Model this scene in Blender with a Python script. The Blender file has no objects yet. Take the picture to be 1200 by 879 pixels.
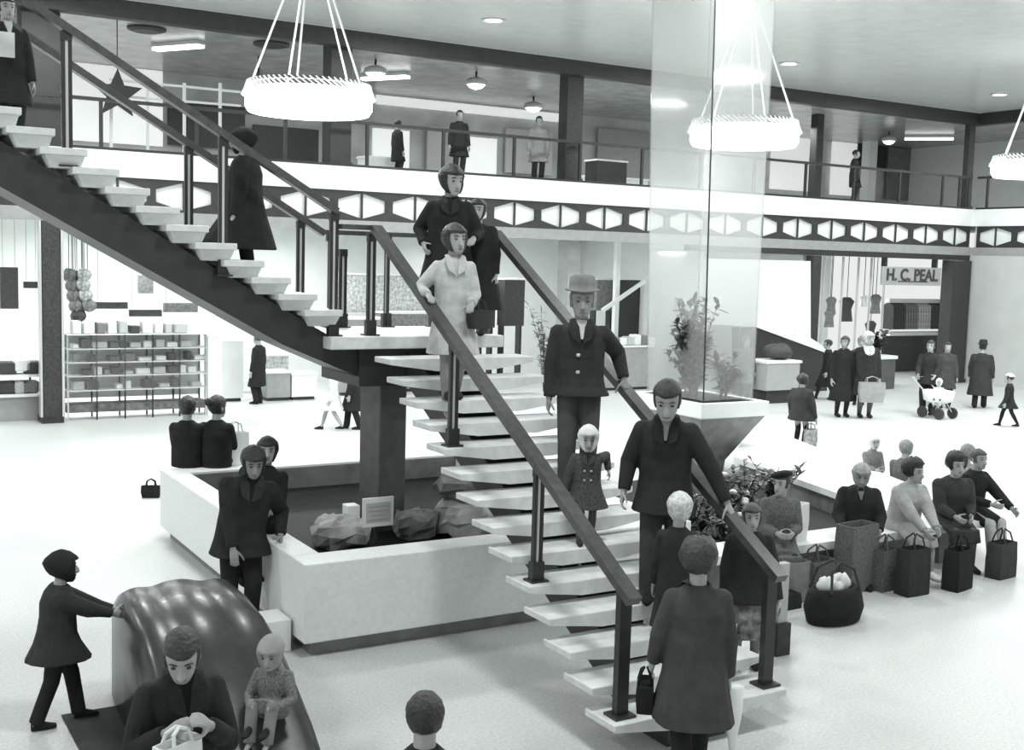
import bpy, bmesh, math, random
from mathutils import Vector, Matrix
random.seed(7)
PI=math.pi
SC=bpy.context.scene
COL=SC.collection
# ------------------------------------------------------------------ camera
F,YAW,PITCH,ROLL,CAMH=1373.3225,0.5368,0.0983,-0.0277,3.5533
_f=Vector((math.sin(YAW)*math.cos(PITCH),math.cos(YAW)*math.cos(PITCH),-math.sin(PITCH)))
_r=Vector((math.cos(YAW),-math.sin(YAW),0)); _d=_f.cross(_r)
c_,s_=math.cos(ROLL),math.sin(ROLL)
CR=c_*_r+s_*_d; CD=-s_*_r+c_*_d; CF=_f
cam=bpy.data.cameras.new('camera'); camo=bpy.data.objects.new('camera',cam); COL.objects.link(camo)
cam.sensor_width=36; cam.sensor_fit='HORIZONTAL'; cam.lens=F/1200*36; cam.clip_end=200
camo.matrix_world=Matrix(((CR.x,-CD.x,-CF.x,0),(CR.y,-CD.y,-CF.y,0),(CR.z,-CD.z,-CF.z,CAMH),(0,0,0,1)))
SC.camera=camo
def ray(px,py):
    return CR*((px-600)/F)+CD*((py-439.5)/F)+CF
def gp(px,py,z=0.0):            # point of the horizontal plane z seen there
    d=ray(px,py); t=(z-CAMH)/d.z; return Vector((d.x*t,d.y*t,z))
def wp(px,py,Y):                # point of the vertical plane y=Y
    d=ray(px,py); t=Y/d.y; return Vector((d.x*t,Y,CAMH+d.z*t))
# ------------------------------------------------------------------ light
SC.view_settings.view_transform='Standard'; SC.view_settings.look='None'
SC.view_settings.gamma=1.0; SC.view_settings.exposure=0.0
w=bpy.data.worlds.new('hall_ambient'); SC.world=w; w.use_nodes=True
w.node_tree.nodes['Background'].inputs[0].default_value=(.97,1,.985,1)
w.node_tree.nodes['Background'].inputs[1].default_value=0.85
CEIL=8.56
def area(name,loc,size,power,rot=(0,0,0),sy=None,spread=PI):
    l=bpy.data.lights.new(name,'AREA'); l.energy=power; l.size=size
    l.color=(.98,1,.99)
    if sy: l.shape='RECTANGLE'; l.size_y=sy
    else: l.shape='DISK'
    l.spread=spread
    o=bpy.data.objects.new(name,l); COL.objects.link(o); o.location=loc; o.rotation_euler=rot; return o
DOWN=[(x,y) for x in (-4,4.2,12.4,20.8,28.8) for y in (6,14,22)]
for x,y in DOWN: area('ceiling_lamp_light',(x,y,CEIL-.09),1.4,270)
# shop and gallery lamps
for x,Y,z,p in ((1.5,28,3.9,150),(6,28,3.9,230),(10.5,28.5,3.9,160),(16.5,28.5,3.9,160),(28,28.5,3.7,200),(22,26.6,3.9,70)):
    area('shop_lamp_light',(x,Y,z),2.2,p,sy=1.2)
for x,p in ((2,150),(6,70),(12,80),(19,110),(27,140)):
    area('gallery_light',(x,28.5,8.0),2.0,p,sy=1.0)
area('gallery_light',(35.5,20,8.0),2.0,260,sy=3.0)  # no fitting here: unseen light added to brighten the side gallery
# ------------------------------------------------------------------ materials
TINT=(.965,1.0,.985)
def grey(v): return (v*TINT[0],v*TINT[1],v*TINT[2],1)
MATS={}
def mat(name,v,rough=.6,noise=0,scale=8,bump=0,bscale=None,metal=0,kind='noise',v2=None,emit=0,spec=.5,coat=0):
    if name in MATS: return MATS[name]
    m=bpy.data.materials.new(name); m.use_nodes=True; nt=m.node_tree; b=nt.nodes['Principled BSDF']
    b.inputs['Base Color'].default_value=grey(v); b.inputs['Roughness'].default_value=rough
    b.inputs['Metallic'].default_value=metal; b.inputs['Specular IOR Level'].default_value=spec
    b.inputs['Coat Weight'].default_value=coat
    if emit:
        b.inputs['Emission Color'].default_value=(.98,1,.99,1); b.inputs['Emission Strength'].default_value=emit
    if noise or bump or v2 is not None:
        tc=nt.nodes.new('ShaderNodeTexCoord')
        if kind=='voronoi':
            t=nt.nodes.new('ShaderNodeTexVoronoi'); t.inputs['Scale'].default_value=scale; out=t.outputs['Distance']
        elif kind=='wave':
            t=nt.nodes.new('ShaderNodeTexWave'); t.inputs['Scale'].default_value=scale; t.inputs['Distortion'].default_value=3; t.inputs['Detail'].default_value=3; out=t.outputs['Fac']
        else:
            t=nt.nodes.new('ShaderNodeTexNoise'); t.inputs['Scale'].default_value=scale; t.inputs['Detail'].default_value=6; out=t.outputs['Fac']
        nt.links.new(tc.outputs['Object'],t.inputs['Vector'])
        cr=nt.nodes.new('ShaderNodeValToRGB'); nt.links.new(out,cr.inputs[0])
        lo,hi=(v*(1-noise),v*(1+noise)) if v2 is None else (v,v2)
        cr.color_ramp.elements[0].position=.3; cr.color_ramp.elements[1].position=.7
        cr.color_ramp.elements[0].color=grey(lo); cr.color_ramp.elements[1].color=grey(hi)
        nt.links.new(cr.outputs[0],b.inputs['Base Color'])
        if bump:
            t2=nt.nodes.new('ShaderNodeTexNoise'); t2.inputs['Scale'].default_value=bscale or scale; t2.inputs['Detail'].default_value=4
            nt.links.new(tc.outputs['Object'],t2.inputs['Vector'])
            bp=nt.nodes.new('ShaderNodeBump'); bp.inputs['Strength'].default_value=bump; bp.inputs['Distance'].default_value=.02
            nt.links.new(t2.outputs['Fac'],bp.inputs['Height']); nt.links.new(bp.outputs[0],b.inputs['Normal'])
    MATS[name]=m; return m
M_floor=mat('terrazzo',.60,.42,.14,38,.02,60)
M_white=mat('white_paint',.82,.5,.03,3)
M_stone=mat('white_terrazzo',.82,.5,.05,22)
M_tread=mat('tread_terrazzo',.72,.5,.12,9)
M_ceil=mat('ceiling_panel',.60,.24,.05,3,.08,4)
M_gceil=mat('gallery_ceiling',.40,.25,.2,2,.08,3)
M_dark=mat('dark_paint',.03,.45,.2,6)
M_steel=mat('black_steel',.025,.35,.2,10)
M_bar=mat('light_steel',.6,.3,metal=.3)
M_wood=mat('dark_wood_rail',.055,.3,.35,14,spec=.7)
M_lint=mat('grey_lintel',.33,.5,.08,6)
M_gwall=mat('light_grey_wall',.55,.6,.05,2)
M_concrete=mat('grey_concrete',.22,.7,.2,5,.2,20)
M_pillar=mat('pillar_stone',.09,.55,.25,7,.1,20)
M_pillarw=mat('column_wood',.035,.5,.5,22)
M_water=mat('dark_water',.016,.35,.2,4,.05,6,spec=.02)
M_rock=mat('sandstone',.36,.85,.35,6,.6,9)
M_rockd=mat('dark_rock',.15,.85,.35,6,.6,9)
M_soil=mat('dark_soil',.02,.9,.3,20,.6,30)
M_slide=mat('glossy_fibreglass',.045,.27,.25,5,.03,8,coat=.04,spec=.32)
M_skin=mat('skin',.36,.55,.10,14)
M_skind=mat('skin_darker',.26,.55,.08,14)  # evenly darker skin tone for a few figures
M_eye=mat('dark_eye',.05,.3,.1,9)
M_lip=mat('lips',.17,.5,.1,9)
M_lamp=mat('lamp_glow',.9,.4,emit=9)
M_lampd=mat('downlight_glow',.9,.4,emit=6)
M_lampg=mat('gallery_lamp_glow',.9,.4,emit=3)
M_rod=mat('glass_rod',.75,.25,emit=.12)
M_sign=mat('sign_board',.38,.5,.05,6)
M_ink=mat('sign_ink',.05,.5,.1,6)
M_leaf=mat('leaf',.045,.45,.5,9)
M_leafl=mat('pale_leaf',.2,.5,.4,9)
M_petal=mat('petal',.7,.5,.1,9)
M_glass=None
def glass(name,haze,hv=.9,tr=.93):
    m=bpy.data.materials.new(name); m.use_nodes=True; nt=m.node_tree; nt.nodes.clear()
    o=nt.nodes.new('ShaderNodeOutputMaterial'); t=nt.nodes.new('ShaderNodeBsdfTransparent'); t.inputs[0].default_value=(tr,tr,tr,1)
    d=nt.nodes.new('ShaderNodeBsdfDiffuse'); d.inputs[0].default_value=grey(hv)
    tl=nt.nodes.new('ShaderNodeBsdfTranslucent'); tl.inputs[0].default_value=grey(hv)
    g=nt.nodes.new('ShaderNodeBsdfGlossy'); g.inputs['Roughness'].default_value=.08
    a=nt.nodes.new('ShaderNodeAddShader')
    mx0=nt.nodes.new('ShaderNodeMixShader'); mx0.inputs[0].default_value=.5
    mx=nt.nodes.new('ShaderNodeMixShader'); mx.inputs[0].default_value=haze
    mx2=nt.nodes.new('ShaderNodeMixShader'); mx2.inputs[0].default_value=.04
    nt.links.new(d.outputs[0],mx0.inputs[1]); nt.links.new(tl.outputs[0],mx0.inputs[2])
    nt.links.new(t.outputs[0],mx.inputs[1]); nt.links.new(mx0.outputs[0],mx.inputs[2])
    nt.links.new(mx.outputs[0],mx2.inputs[1]); nt.links.new(g.outputs[0],mx2.inputs[2])
    nt.links.new(mx2.outputs[0],o.inputs[0]); return m
M_curtain=glass('hazy_glass',.16)
M_pane=glass('clear_glass',.03)
# ------------------------------------------------------------------ mesh builder
class MB:
    def __init__(s): s.bm=bmesh.new()
    def box(s,c,size,rz=0,bevel=0):
        c=Vector(c); r=Matrix.Rotation(rz,3,'Z'); vs=[]
        for x in(-.5,.5):
            for y in(-.5,.5):
                for z in(-.5,.5):
                    vs.append(s.bm.verts.new(c+r@Vector((x*size[0],y*size[1],z*size[2]))))
        fs=[s.bm.faces.new([vs[i] for i in f]) for f in((0,1,3,2),(4,6,7,5),(0,4,5,1),(2,3,7,6),(0,2,6,4),(1,5,7,3))]
        if bevel:
            es=set(e for f in fs for e in f.edges); bmesh.ops.bevel(s.bm,geom=list(es),offset=bevel,segments=2,affect='EDGES',profile=.5)
        return s
    def b(s,x0,x1,y0,y1,z0,z1,bevel=0):
        return s.box(((x0+x1)/2,(y0+y1)/2,(z0+z1)/2),(abs(x1-x0),abs(y1-y0),abs(z1-z0)),0,bevel)
    def rings(s,rings,cap=True,closed=False):
        R=[[s.bm.verts.new(p) for p in r] for r in rings]; n=len(R[0])
        seq=list(zip(R,R[1:]))+([(R[-1],R[0])] if closed else [])
        for a,b in seq:
            for i in range(n):
                j=(i+1)%n; s.bm.faces.new((a[i],a[j],b[j],b[i]))
        if cap and not closed: s.bm.faces.new(R[0][::-1]); s.bm.faces.new(R[-1])
        return s
    def tube(s,pts,rad,n=8,flat=None,up=(0,0,1)):
        pts=[Vector(p) for p in pts]
        if not isinstance(rad,(list,tuple)): rad=[rad]*len(pts)
        rg=[]; up=Vector(up); a=None
        for i,p in enumerate(pts):
            t=(pts[min(i+1,len(pts)-1)]-pts[max(i-1,0)]).normalized()
            if a is None:
                u=up if abs(t.dot(up))<.9 else Vector((0,1,0))
                a=t.cross(u).normalized()
            else: a=(a-t*a.dot(t)).normalized()
            b=a.cross(t)
            r=rad[i]; ra,rb=r if isinstance(r,tuple) else (r,r)
            rg.append([p+a*ra*math.cos(2*PI*k/n)+b*rb*math.sin(2*PI*k/n) for k in range(n)])
        return s.rings(rg)
    def bar(s,p0,p1,wd,ht,up=(0,0,1)):   # rectangular bar
        p0,p1=Vector(p0),Vector(p1); t=(p1-p0).normalized(); up=Vector(up)
        a=t.cross(up).normalized(); b=a.cross(t)
        rg=[[p+a*sx*wd/2+b*sz*ht/2 for sx,sz in((-1,-1),(1,-1),(1,1),(-1,1))] for p in(p0,p1)]
        return s.rings(rg)
    def prism(s,poly,d):                 # poly: 3d pts, d: extrude vector
        d=Vector(d); return s.rings([[Vector(p) for p in poly],[Vector(p)+d for p in poly]])
    def ell(s,c,r,nu=12,nv=8,rot=None,fn=None):
        c=Vector(c); rg=[]
        for j in range(1,nv):
            th=PI*j/nv
            rr=[]
            for i in range(nu):
                ph=2*PI*i/nu; v=Vector((r[0]*math.sin(th)*math.cos(ph),r[1]*math.sin(th)*math.sin(ph),-r[2]*math.cos(th)))
                if fn: v*=fn(ph,th)
                if rot: v=rot@v
                rr.append(c+v)
            rg.append(rr)
        return s.rings(rg)
    def lathe(s,c,prof,n=16,sx=1,sy=1):
        c=Vector(c); return s.rings([[c+Vector((r*sx*math.cos(2*PI*k/n),r*sy*math.sin(2*PI*k/n),z)) for k in range(n)] for r,z in prof])
    def build(s,name,m,parent=None,smooth=False,remesh=0,world=True,fix=True):
        if fix: bmesh.ops.recalc_face_normals(s.bm,faces=s.bm.faces)
        me=bpy.data.meshes.new(name)
        o=bpy.data.objects.new(name,me); COL.objects.link(o)
        if parent is not None:
            o.parent=parent
            if world:
                off=parent.location.copy()
                q=parent.parent
                while q is not None: off+=q.location; q=q.parent
                bmesh.ops.translate(s.bm,verts=s.bm.verts,vec=-off)
        if smooth:
            for f in s.bm.faces: f.smooth=True
        s.bm.to_mesh(me); s.bm.free(); me.materials.append(m)
        if remesh:
            md=o.modifiers.new('r','REMESH'); md.mode='VOXEL'; md.voxel_size=remesh; md.use_smooth_shade=True; BAKE.append(o)
        return o
BAKE=[]
def tag(o,label=None,cat=None,group=None,kind=None):
    if label: o['label']=label
    if cat: o['category']=cat
    if group: o['group']=group
    if kind: o['kind']=kind
    return o
def empty(name,loc,label=None,cat=None,group=None,rz=0,kind=None):
    o=bpy.data.objects.new(name,None); COL.objects.link(o); o.location=loc; o.rotation_euler=(0,0,rz); o.empty_display_size=.1
    return tag(o,label,cat,group,kind)
def struct(name,mb,m,parent=None,**k):
    o=mb.build(name,m,parent,**k)
    if parent is None: o['kind']='structure'
    return o
def share(o,parent,loc):
    c=o.copy(); COL.objects.link(c); c.parent=parent; c.location=loc; return c
# ================================================================== SETTING
YW,XW=25.0,31.86
ZFT,ZFB,ZL=5.54,5.01,4.34
ZB=8.2
fl=struct('floor',MB().b(-14,40,-10,34,-.1,0),M_floor)
struct('ceiling',MB().b(-14,XW,-10,YW-.02,CEIL,CEIL+.1),M_ceil)
o=struct('trim_1',MB().b(-6,XW,YW,YW+.3,ZB,CEIL),M_dark)                       # dark beam round the hall
struct('trim_2',MB().b(XW,XW+.3,8,YW+.3,ZB,CEIL),M_dark)
# upper floor slab, white fascia
struct('trim_3',MB().b(-6,XW+.02,YW,YW+.25,ZFB,ZFT),M_white)
struct('trim_4',MB().b(XW,XW+.25,8,YW,ZFB,ZFT),M_white)
struct('floor_upper',MB().b(-6,40,YW+.25,34,ZFB+.1,ZFT-.02),M_gwall)
struct('floor_upper_side',MB().b(XW+.25,40,8,YW+.25,ZFB+.1,ZFT-.02),M_gwall)
struct('ceiling_gallery',MB().b(-6,40,YW+.3,34,8.42,8.5),M_gceil)
struct('ceiling_gallery_side',MB().b(XW+.3,40,8,YW+.3,8.42,8.5),M_gceil)
# white boards behind the lattice
struct('trim_5',MB().b(-6,XW,YW+.12,YW+.2,ZL,ZFB),M_white)
struct('trim_6',MB().b(XW+.12,XW+.2,8,YW,ZL,ZFB),M_white)
# lattice frieze: every hexagonal module a piece
PITCH_L=1.355
def lattice_mesh(half):
    m=MB(); h=(ZFB-ZL)/2; a=half; g=.09; yk=.13
    hexp=[(-a+g,-yk),(0,-h+.04),(a-g,-yk),(a-g,yk),(0,h-.04),(-a+g,yk)]
    P=lambda p:(p[0],0,p[1])
    out=[(-a,-h),(0,-h),(a,-h),(a,h),(0,h),(-a,h)]
    for q in(([out[0],out[1],hexp[1],hexp[0]]),([out[1],out[2],hexp[2],hexp[1]]),([out[2],out[3],hexp[3],hexp[2]]),([out[3],out[4],hexp[4],hexp[3]]),([out[4],out[5],hexp[5],hexp[4]]),([out[5],out[0],hexp[0],hexp[5]])):
        m.prism([P(p) for p in q],(0,.06,0))
    m.b(-.022,.022,.01,.05,-h+.03,h-.03)
    return m
lat=empty('trim_7',(0,YW+.05,(ZL+ZFB)/2),kind='structure')
lp=None
for n in range(-8,16):
    x=10.8+PITCH_L*n
    if lp is None: lp=lattice_mesh(PITCH_L/2).build('lattice_panel',M_dark,lat,world=False); lp.location=(x,0,0)
    else: share(lp,lat,(x,0,0))
lat2=empty('trim_8',(XW+.05,0,(ZL+ZFB)/2),kind='structure')
for n in range(8):
    c=share(lp,lat2,(0,24.2-PITCH_L*n,0)); c.rotation_euler=(0,0,-PI/2)
# lintel under the lattice
struct('trim_9',MB().b(-6,XW+.02,YW+.02,YW+.3,ZL-.26,ZL),M_lint)
struct('trim_10',MB().b(XW+.02,XW+.3,8,YW,ZL-.26,ZL),M_lint)
struct('trim_11',MB().b(20.4,XW,YW+.04,YW+.3,ZL-.42,ZL-.262),M_dark)
struct('ceiling_shops',MB().b(-6,40,YW+.3,32,ZL-.12,ZL-.02),M_white)
struct('wall_right',MB().b(XW+.02,XW+.3,8,YW+.3,0,ZL-.26),M_gwall)
bw=struct('wall_back',MB().b(-6,XW,31,31.2,0,ZL-.1),M_white)
# upper gallery back walls
ub=struct('wall_gallery',MB().b(-6,40,33.2,33.4,ZFT,8.42),mat('gallery_wall',.5,.6,.2,1.3))
struct('wall_gallery_side',MB().b(38,38.2,8,33,ZFT,8.42),M_white)
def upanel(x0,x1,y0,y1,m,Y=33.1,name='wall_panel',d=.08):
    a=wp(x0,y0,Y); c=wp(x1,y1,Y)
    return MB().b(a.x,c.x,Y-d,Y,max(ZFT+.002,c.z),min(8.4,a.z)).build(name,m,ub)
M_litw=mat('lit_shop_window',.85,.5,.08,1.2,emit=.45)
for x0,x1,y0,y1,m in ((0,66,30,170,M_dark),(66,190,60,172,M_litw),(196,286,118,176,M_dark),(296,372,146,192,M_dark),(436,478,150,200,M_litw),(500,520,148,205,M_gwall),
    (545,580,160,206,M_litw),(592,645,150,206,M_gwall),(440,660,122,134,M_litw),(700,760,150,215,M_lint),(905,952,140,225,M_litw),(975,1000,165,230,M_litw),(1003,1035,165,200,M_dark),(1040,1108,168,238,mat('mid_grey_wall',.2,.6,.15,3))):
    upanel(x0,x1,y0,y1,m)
struct('trim_12',MB().b(34.6,35.0,32.0,32.4,ZFT,8.42),M_white)
# shop dividing walls
for i,x in enumerate((8.35,21.0,24.95-.12)):
    struct('wall_shop_%d'%(i+1),MB().b(x,x+.12,YW+(3.2 if i==0 else .3),31,0,ZL-.12),M_white)
# ------------------------------------------------------------------ columns (each its own piece)
def column(px0,px1,Y,z0,z1,label,m,d=.5,cap=None):
    a=wp(px0,(400 if z0<4 else 150),Y); b=wp(px1,(400 if z0<4 else 150),Y)
    o=empty('column',((a.x+b.x)/2,Y+d/2,z0),label,'column')
    MB().b(a.x,b.x,Y,Y+d,z0,z1,.015).build('shaft',m,o)
    MB().b(a.x-.03,b.x+.03,Y-.03,Y+d+.03,z0,z0+.12).build('foot',M_steel,o)
    return o
column(50,72,YW-.1,0,ZL-.27,'tall dark wooden column left of the glass sweet counter',M_pillarw)
MB().b(wp(47,400,YW-.12).x,wp(49.5,400,YW-.12).x,YW-.12,YW+.1,.13,ZL-.27).build('edge_strip',M_bar,bpy.data.objects['column'])
MB().b(wp(72.5,400,YW-.12).x,wp(75.5,400,YW-.12).x,YW-.12,YW+.1,.13,ZL-.27).build('edge_strip',M_bar,bpy.data.objects['column'])
column(1112,1133,YW-.1,0,ZL-.43,'dark column at the right end of the clothes shop front',M_pillarw,.45)
column(948,958,YW-.1,0,ZL-.43,'slim dark post between white wall and clothes shop window',M_pillarw,.3)
column(663,677,YW+.6,0,ZL-.27,'grey column behind the hatted man on the stairs',M_lint)
column(664,683,YW+.3,ZFT,8.41,'dark upper gallery column right of three dome lamps',M_pillarw,.4)
column(26,72,YW+.4,ZFT,8.41,'wide dark gallery column at the far upper left behind the stair rail',M_dark,.5)
column(387,412,YW+.4,ZFT,8.41,'broad dark gallery column under the near ring chandelier',M_dark,.5)
column(1137,1144,YW+.3,ZFT,8.41,'slim dark column at the inner corner of the gallery',M_pillarw,.2)
column(958,966,YW+2.6,ZFT,8.41,'thin dark gallery post behind the railing right of the glass column',M_pillarw,.3)
# ------------------------------------------------------------------ gallery railing
gr=empty('gallery_railing',(12,YW+.08,ZFT),'black steel railing along the long upper gallery','railing')
MB().b(-2,XW-.1,YW+.04,YW+.12,ZFT+.97,ZFT+1.04).build('handrail',M_steel,gr)
MB().b(-2,XW-.1,YW+.05,YW+.11,ZFT+.0,ZFT+.06).build('bottom_rail',M_steel,gr)
post=None
for n in range(-7,10):
    x=12.86+1.95*n
    if x>31.5: continue
    if post is None: post=MB().b(-.035,.035,-.03,.03,.06,.97).build('post',M_steel,gr,world=False); post.location=(x-12,0,0)
    else: share(post,gr,(x-12,0,0))
for x in (31.2,31.66): share(post,gr,(x-12,0,0))
gr2=empty('gallery_railing',(XW+.08,20,ZFT),'short black steel railing on the gallery beyond the corner column','railing')
MB().b(XW+.04,XW+.12,12,YW-.02,ZFT+.97,ZFT+1.04).build('handrail',M_steel,gr2)
MB().b(XW+.05,XW+.11,12,YW-.02,ZFT,ZFT+.06).build('bottom_rail',M_steel,gr2)
for y in (24.6,22.6,20.6,18.6): share(post,gr2,(0,y-20,0))
wr=empty('white_railing',(wp(200,110,27).x,27,wp(200,110,27).z-1),'pale double-bar railing by the bright gallery window at upper left','railing')
for (a,b) in (((128,93),(282,108)),((131,112),(282,124))):
    MB().bar(wp(*a,27),wp(*b,27),.05,.05).build('bar',M_white,wr)
for px in (130,173,216,258): 
    p=wp(px,100,27); MB().b(p.x-.03,p.x+.03,26.97,27.03,ZFT,p.z+.05).build('post',M_white,wr)
# ------------------------------------------------------------------ recessed lamps
proto=None
for i,(x,y) in enumerate(DOWN):
    if y<10 : continue
    o=empty('ceiling_lamp',(x,y,CEIL),'round recessed lamp in the hall ceiling','lamp','recessed hall ceiling lamps')
    if proto is None:
        cr=lambda r,z:[Vector((r*math.cos(2*PI*k/20),r*math.sin(2*PI*k/20),z)) for k in range(20)]
        r=MB().rings([cr(.19,0),cr(.26,0),cr(.26,-.03),cr(.19,-.03)],cap=False,closed=True).build('ring',M_bar,o,world=False)
        g=MB().lathe((0,0,0),[(.185,-.012),(.02,-.03)],20).build('lamp_disc',M_lampd,o,world=False); proto=(r,g)
    else:
        for p in proto: share(p,o,(0,0,0))
GL=[((440,84),27.5,'leftmost dome lamp under the gallery ceiling'),((558,97),27.5,'middle dome lamp under the gallery ceiling'),((625,126),30.5,'dome lamp left of the dark gallery column'),((1042,160),29.5,'round lamp cluster above the gallery railing at right'),((870,140),29,'dome lamp seen through the glass column'),((303,100),29,'dome lamp just behind the ring chandelier cables')]
for (px,py),Y,lab in GL:
    p=wp(px,py,Y); p.z=min(p.z,8.1)
    o=empty('dome_lamp',p,lab+(''),'lamp')
    k=.30 if 'right' not in lab else .26
    MB().tube([p+Vector((0,0,.12)),Vector((p.x,p.y,8.42))],.03).build('stem',M_steel,o)
    MB().lathe(p,[(k*.95,-.02),(k,.0),(k*.9,.1),(k*.5,.16),(.05,.18)],20).build('shade',M_gwall,o,smooth=True)
    MB().lathe(p,[(.04,-.14),(k*.55,-.1),(k*.85,-.01)],20).build('bulb',M_lampg,o,smooth=True)
# gallery fittings seen beyond the railing
for (a,b,Y,lab) in (((182,90),(236,68),29,'bright fluorescent strip under the gallery ceiling at upper left'),((425,116),(478,104),30,'bright fluorescent strip right of the near ring chandelier'),((1060,166),(1118,150),30,'bright ceiling strip left of the corner gallery column')):
    p=wp(*a,Y); q=wp(*b,Y-1.2); p.z=q.z=8.30
    o=empty('strip_lamp',p.lerp(q,.5),lab,'lamp')
    MB().bar(p,q,.22,.07).build('tube',M_lampg,o); MB().bar(p+Vector((0,0,.075)),q+Vector((0,0,.075)),.3,.08).build('housing',M_bar,o)
p=wp(138,110,26.5)
o=empty('star_ornament',p,'dark star ornament hung before the bright gallery window','ornament')
m=MB(); m.prism([p+Vector(((.55 if i%2==0 else .24)*math.sin(PI*i/5),0,(.55 if i%2==0 else .24)*math.cos(PI*i/5))) for i in range(10)],(0,.06,0)); m.build('star',M_dark,o)
MB().tube([p+Vector((0,.03,.5)),Vector((p.x,p.y+.03,8.42))],.012,5).build('cord',M_steel,o)
for px,py,lab in((172,47,'dark round ceiling vent above the upper flight handrail'),(318,62,'dark round ceiling vent behind the chandelier cables')):
    p=wp(px,py,27); p=Vector((p.x,27,8.419)); o=MB().lathe(p,[(.42,0),(.42,-.05),(.3,-.09)],20).build('ceiling_vent',M_dark); tag(o,lab,'vent')
# ------------------------------------------------------------------ ring chandeliers
def chandelier(c,label):
    o=empty('ring_chandelier',c,label,'chandelier')
    R=1.0
    MB().lathe(c,[(R-.1,.40),(R-.02,.40),(R-.02,.46),(R-.1,.46)],40).build('top_ring',M_dark,o) if 0 else None
    m=MB(); 
    n=48
    outer=lambda r,z:[c+Vector((r*math.cos(2*PI*k/n),r*math.sin(2*PI*k/n),z)) for k in range(n)]
    m.rings([outer(R-.12,.34),outer(R-.04,.34),outer(R-.04,.38),outer(R-.12,.38)],cap=False,closed=True); m.build('top_ring',M_dark,o)
    m=MB(); m.rings([outer(R-.42,-.02),outer(R-.05,-.08),outer(R,.0),outer(R,.24),outer(R-.06,.26),outer(R-.4,.2)],cap=False,closed=True); m.build('light_ring',M_lamp,o,smooth=True)
    rod=None
    for k in range(64):
        a=2*PI*k/64
        if rod is None:
            rod=MB().bar((R-.05,-.16,.38),(R+.03,.12,.17),.035,.02).build('glass_rod',M_rod,o,world=False)
        else:
            r=share(rod,o,(0,0,0)); r.rotation_euler=(0,0,a)
    top=Vector((c.x,c.y,CEIL))
    for k in range(5):
        a=2*PI*(k+.3)/5
        MB().tube([c+Vector(((R-.1)*math.cos(a),(R-.1)*math.sin(a),.36)),top+Vector((.04*math.cos(a),.04*math.sin(a),-.04))],.018,6).build('cable',M_white,o)
    MB().lathe(top,[(.16,0),(.16,-.04),(.08,-.1)],16).build('ceiling_cap',M_bar,o)
    area('chandelier_light',(c.x,c.y,c.z-.2),1.8,220)
chandelier(Vector((6.82,18.0,5.85)),'glowing ring chandelier hung on white cables over the staircase')
chandelier(Vector((14.94,16.9,5.85)),'glowing ring chandelier behind the tall hazy glass column')
chandelier(Vector((23.9,17.1,5.82)),'glowing ring chandelier at the right edge before the gallery corner')
# ================================================================== STAIRCASE
T0,TS,Z0,RS=6.5495,.298,.114,.1742
LX0,LX1=4.78,6.42
ST=empty('staircase',(5.6,7,0),'open-tread white staircase with dark rails rising to a landing and turning left','staircase')
def tz(k): return Z0+RS*k
for k in range(1,15):
    y0=6.47+TS*(k-1)
    m=MB(); x0,x1=LX0,LX1
    zt_=tz(k); m.prism([(x0,y0,zt_),(x0,y0,zt_-.055),(x0+.50,y0,zt_-.125),(x1-.50,y0,zt_-.125),(x1,y0,zt_-.055),(x1,y0,zt_)],(0,.385,0))
    bmesh.ops.bevel(m.bm,geom=list(m.bm.edges),offset=.006,segments=1,affect='EDGES')
    m.build('tread',M_tread,ST)
m=MB(); m.prism([(5.32,6.55,0),(5.32,7.0,0),(5.32,11.1,2.22),(5.32,11.1,2.56),(5.32,10.6,2.36),(5.32,6.55,.12)],(.56,0,0)); m.build('spine_beam',M_dark,ST)
LZ=2.73
MB().b(4.42,LX1,10.98,12.62,LZ-.13,LZ,.012).build('landing',M_tread,ST)
MB().b(4.8,6.1,11.15,12.2,2.2,LZ-.132).build('landing_beam',M_dark,ST)
UX=lambda k:4.15-.2715*(k-1)
UZ=lambda k:3.0+.158*(k-1)
tr=wd=None
for k in range(0,18):
    x,z=UX(k),UZ(k)
    if k==0: continue
    if tr is None:
        tr=MB().b(0,.40,0,1.55,-.065,0,.008).build('tread',M_tread,ST,world=False); tr.location=(x-5.6,11.0-7,z)
        m=MB(); m.rings([[Vector((.05,.03,-.066)),Vector((.38,.03,-.066)),Vector((.38,1.5,-.066)),Vector((.05,1.5,-.066))],[Vector((.10,.12,-.17)),Vector((.36,.12,-.17)),Vector((.36,1.4,-.17)),Vector((.10,1.4,-.17))]])
        wd=m.build('tread_bracket',M_stone,ST,world=False); wd.location=tr.location
    else:
        share(tr,ST,(x-5.6,4.0,z)); share(wd,ST,(x-5.6,4.0,z))
def ust(x): return 3.0-.582*(x-4.15)
m=MB(); m.prism([(4.95,11.2,2.24),(4.95,11.2,2.58),(4.5,11.2,2.72),(-1.2,11.2,ust(-1.2)-.18),(-1.2,11.2,ust(-1.2)-.62),(4.0,11.2,2.64)],(0,.75,0)); m.build('spine_beam',M_dark,ST)
# pillar
MB().b(5.2,5.52,11.5,12.05,.3,2.2,.02).build('pillar',M_pillar,ST)
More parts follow.
